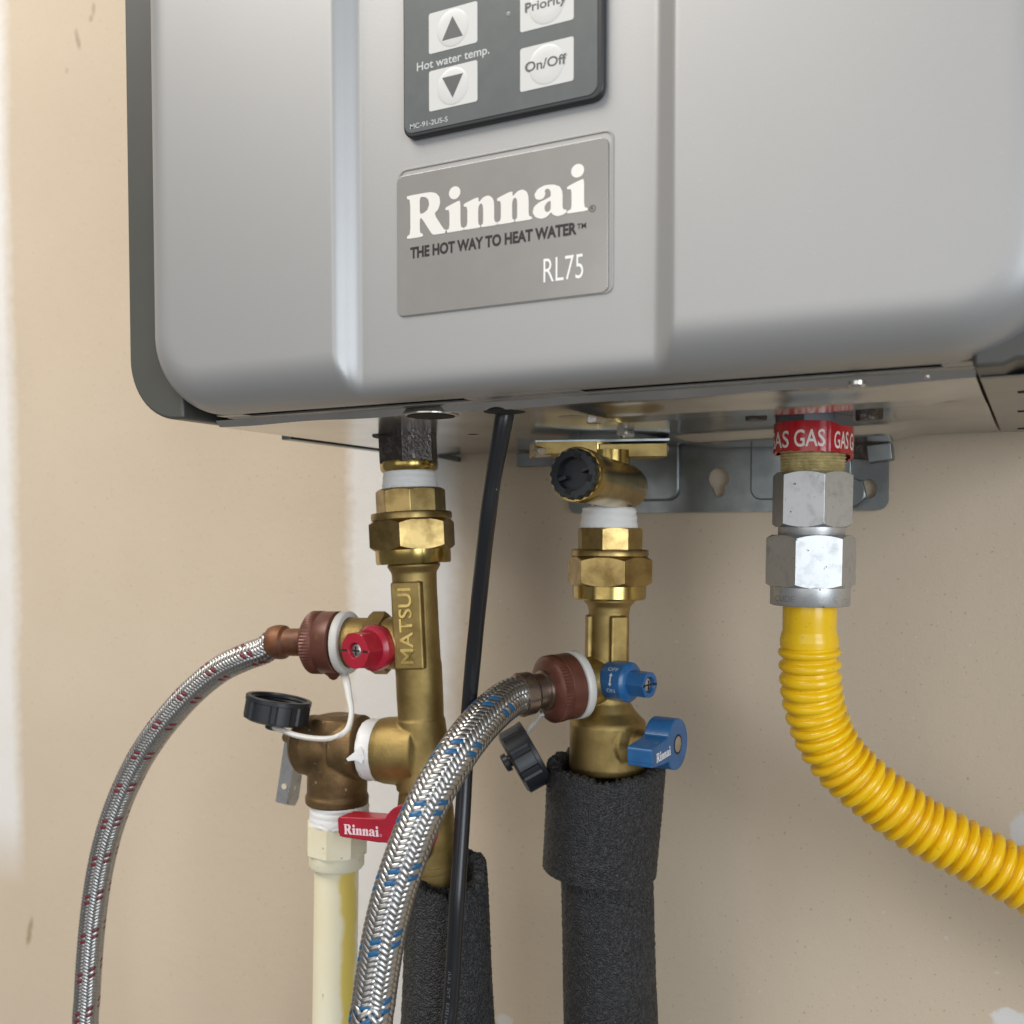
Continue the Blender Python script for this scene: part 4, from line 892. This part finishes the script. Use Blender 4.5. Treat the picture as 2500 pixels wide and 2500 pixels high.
# ================================================================== FOAM SLEEVES
def sleeve(mb, A, d, t0, t1, r0, r1, thick, ragged, seg=150, step=1.1, slope=0.0):
    """foam tube with a torn top edge and a bumpy skin"""
    A = np.array(A, float); d_, u, v = frame(d); n = max(3, int((t1 - t0) / step)); qs = np.linspace(0, 2 * math.pi, seg, endpoint=False)
    rag = np.zeros(seg)
    for h in range(1, 9): rag += np.cos(h * qs + rng.uniform(0, 6.3)) * ragged / h * .7
    rag += rng.normal(size=seg) * ragged * .30
    tc3 = nrm(CAM - A); rag -= np.array([slope * ((u * math.cos(q) + v * math.sin(q)) @ tc3) for q in qs])
    lump = lambda q, t: .18 * math.sin(2 * q + t * .05) + .12 * math.sin(3 * q - t * .08)
    outer = []
    for i in range(n + 1):
        f_ = i / n
        outer.append([A + d_ * (t0 + (t1 - t0) * f_ - rag[j] * (1 - f_) ** 6) + (u * math.cos(q) + v * math.sin(q)) * (r0 + (r1 - r0) * min(1, f_ * (t1 - t0) / 92) + lump(q, f_ * (t1 - t0)) + rng.normal() * .16) for j, q in enumerate(qs)])
    inner = []
    for (dt, k_) in ((-.6, .25), (-.3, .55), (.6, .85), (4, 1.0), (30, 1.0)):
        inner.append([A + d_ * (t0 - rag[j] * (1 if dt < 3 else .2) + dt + rng.normal() * .5) + (u * math.cos(q) + v * math.sin(q)) * (r0 - thick * k_ + rng.normal() * .2) for j, q in enumerate(qs)])
    mb.rings(inner[::-1] + outer, cap0=False, cap1=True); return mb
hf = thing('pipe_insulation', 'black foam sleeve round the hot pipe at bottom centre, half behind the cable', 'pipe insulation', S(1092, 2560, YH), 'black foam pipe sleeves')
fx = Axis((1092, 2140), (1094, 2580), YH)
mb = MB(); sleeve(mb, fx.A, fx.d, fx.t(2122), fx.t(2580) + 350, fx.r(194, 2140), fx.r(234, 2560), 7.5, 2.6, slope=5.5); mb.build('foam_tube', M['foam'], hf, angle=80)
cf = thing('pipe_insulation', 'black foam sleeve in two thicknesses round the cold pipe below the blue lever', 'pipe insulation', S(1490, 2560, YCd), 'black foam pipe sleeves')
fx = Axis((1480, 1868), (1464, 2110), YCd)
mb = MB(); sleeve(mb, fx.A, fx.d, fx.t(1868), fx.t(2122), fx.r(288, 1868), fx.r(272, 2110), 8, 2.4); mb.build('upper_foam_tube', M['foam'], cf, angle=80)
fx = Axis((1480, 2090), (1493, 2580), YCd)
mb = MB(); sleeve(mb, fx.A, fx.d, fx.t(2090), fx.t(2580) + 350, fx.r(223, 2100), fx.r(229, 2560), 8, 1.5); mb.build('lower_foam_tube', M['foam'], cf, angle=80)

# ================================================================== GAS LINE
YG = -105.0
ag = Axis((1986, 1040), (1977, 1480), YG)
nip = thing('gas_pipe', 'short grey gas pipe under the heater wrapped in red GAS tape', 'pipe', ag.pt(1158))
mb = MB(); mb.hexnut(ag.A, ag.d, ag.t(985), ag.t(1060), ag.r(188, 1020), HF(-70), rc=ag.r(180, 1020), sides=8); mb.build('pipe_wall', M['pipe'], nip, bevel=.3)
mb = MB(); pr = [(1055, 150)]
for j in range(8): pr += [(1104 + j * 7.2, 158 - j * .6), (1107.6 + j * 7.2, 150 - j * .6)]
mb.lathe(ag.A, ag.d, ag.prof(pr), 56, jit=.06); mb.build('threads', M['dope'], nip, angle=60)
# red label tape, wrapped once with a crease and an uneven lower edge
rt_ = ag.r(187, 1065) + .15; d_, u_, v_ = frame(ag.d); g0 = nrm(CAM - ag.pt(1065)); g0 = nrm(g0 - d_ * (g0 @ d_)); g1 = np.cross(d_, g0); g1 = g1 if g1 @ RT > 0 else -g1
def wrap_gas(a, t, extra=0):
    cr = .55 * math.exp(-((a - .42) / .045) ** 2); r = rt_ + extra + cr
    return ag.A + d_ * t + (g0 * math.cos(a) + g1 * math.sin(a)) * r
def t_top(a): return ag.t(1036) + .3 * math.sin(a * 2) + (.9 if a > .42 else 0) * min(1, (a - .42) * 3 if a > .42 else 0) * 2
def t_bot(a): return ag.t(1107) + .35 * math.sin(a * 3 + 1) + max(0, a - .3) * 1.7 + .25 * math.sin(a * 23)
mb = MB(); aa = np.linspace(-math.pi, math.pi, 120); rows = [[wrap_gas(a, t_top(a) + (t_bot(a) - t_top(a)) * k) for a in aa] for k in np.linspace(0, 1, 6)]
rows += [[wrap_gas(a, t_bot(a), -1.2) for a in aa]]; rows = [[wrap_gas(a, t_top(a), -1.2) for a in aa]] + rows
mb.rings(rows, close=False, cap0=False, cap1=False); tp = mb.build('label_tape', M['tape'], nip, angle=60)
mb = MB(); vs, fs = refine(*text_mesh('GAS', .012)); hgt = (ag.t(1092) - ag.t(1052))
for a0, wd, dz in ((-1.60, .97, 0), (-.48, .77, -.1), (.53, .48, .7), (1.09, .6, 1.1), (-2.8, .9, 0), (2.0, .8, 1)):
    q = fit(vs, wd); q[:, 1] = q[:, 1] / q[:, 1].max() * hgt
    put_text(mb, q, fs, lambda a, b: wrap_gas(a0 + a, ag.t(1092) + dz + .9 - b, .06))
mb.build('tape_lettering', M['label_ink'], tp, flat=True)
mb = MB(); mb.lathe(ag.pt(1100), ag.d, [(-1.4, rt_ + .0), (0, rt_ + .18), (.9, rt_ + .05), (2.4, rt_ - 1.6)], 56, jit=.22, cap=False); 

gas = thing('gas_connector', 'bright yellow corrugated gas hose with two silver hexagonal nuts', 'gas hose', S(1980, 1480, YG))
mb = MB(); mb.hexnut(ag.A, ag.d, ag.t(1154), ag.t(1287), ag.r(194, 1220), HF(-92), rc=ag.r(169, 1220)); mb.build('adapter_nut', M['zinc'], gas, bevel=.35)
mb = MB(); mb.lathe(ag.A, ag.d, ag.prof([(1280, 150), (1284, 158), (1306, 158), (1312, 152)]), 56); mb.build('neck_ring', M['zinc'], gas, bevel=.15)
mb = MB(); mb.hexnut(ag.A, ag.d, ag.t(1306), ag.t(1434), ag.r(216, 1370), HF(-67.6), rc=ag.r(186, 1370)); mb.build('flare_nut', M['zinc'], gas, bevel=.35)
mb = MB(); mb.lathe(ag.A, ag.d, ag.prof([(1428, 180), (1431, 190), (1474, 190), (1477, 186), (1477.5, 130)]), 56); mb.build('nut_skirt', M['zinc'], gas, bevel=.2)
mb = MB(); rs_ = ag.r(190, 1452) + .05
for tx, a0, wd in (('CUDE', -1.0, .62), ('US', .22, .24), ('C', .58, .13)):
    vs, fs = refine(*text_mesh(tx, -.012), 1); q = fit(vs, wd); q[:, 1] *= 2.6 / q[:, 1].max()
    put_text(mb, q, fs, lambda a, b: ag.A + ag.d * (ag.t(1466) - b) + (g0 * math.cos(a + a0) + g1 * math.sin(a + a0)) * rs_)
mb.build('stamped_lettering', mat('stamped_metal', (.33, .33, .33), .9, .5), gas, flat=True)
ypts = [ag.pt(1470), ag.pt(1500)] + [S(x, y, Y) for x, y, Y in ((1976, 1560, -104), (1977, 1620, -103), (1981, 1684, -101), (1992, 1740, -98), (2012, 1795, -95), (2042, 1845, -92), (2080, 1888, -89), (2143, 1941, -85), (2205, 1988, -81), (2257, 2021, -78), (2359, 2075, -73), (2452, 2125, -69), (2560, 2183, -65), (2680, 2245, -60))]; ypts += [ypts[-1] + V(70, 8, -28), ypts[-1] + V(160, 14, -60)]
yp = spline(ypts, .3); ny_ = len(yp); sy = np.arange(ny_) * .3
R0 = ag.r(128, 1500); R1 = ag.r(150, 1620)
st0 = (ag.t(1578) - ag.t(1470)) ; 
def yrad(i, n):
    s_ = sy[i]
    if s_ < st0 - 7: return R0
    if s_ < st0: return R0 + (R1 - R0) * .55 * sstep(st0 - 8, st0 - 3, s_)
    ph = (s_ - st0) / 5.72 + .05 * math.sin(s_ * .31) + .035 * math.sin(s_ * .83 + 1); k_ = math.floor(ph); x_ = (ph - k_ - .5) / .36
    w = math.sqrt(max(0, 1 - x_ * x_)) if abs(x_) < 1 else 0
    am = 1.9 + 1.1 * sstep(15, 60, s_ - st0) + .18 * math.sin(k_ * 2.4)
    return R1 - am + am * w - .10 * (1 - w) * math.cos(ph * 2 * math.pi)
mb = MB(); mb.tube(yp, yrad, 44); mb.build('corrugated_tube', M['yellow'], gas, angle=80)
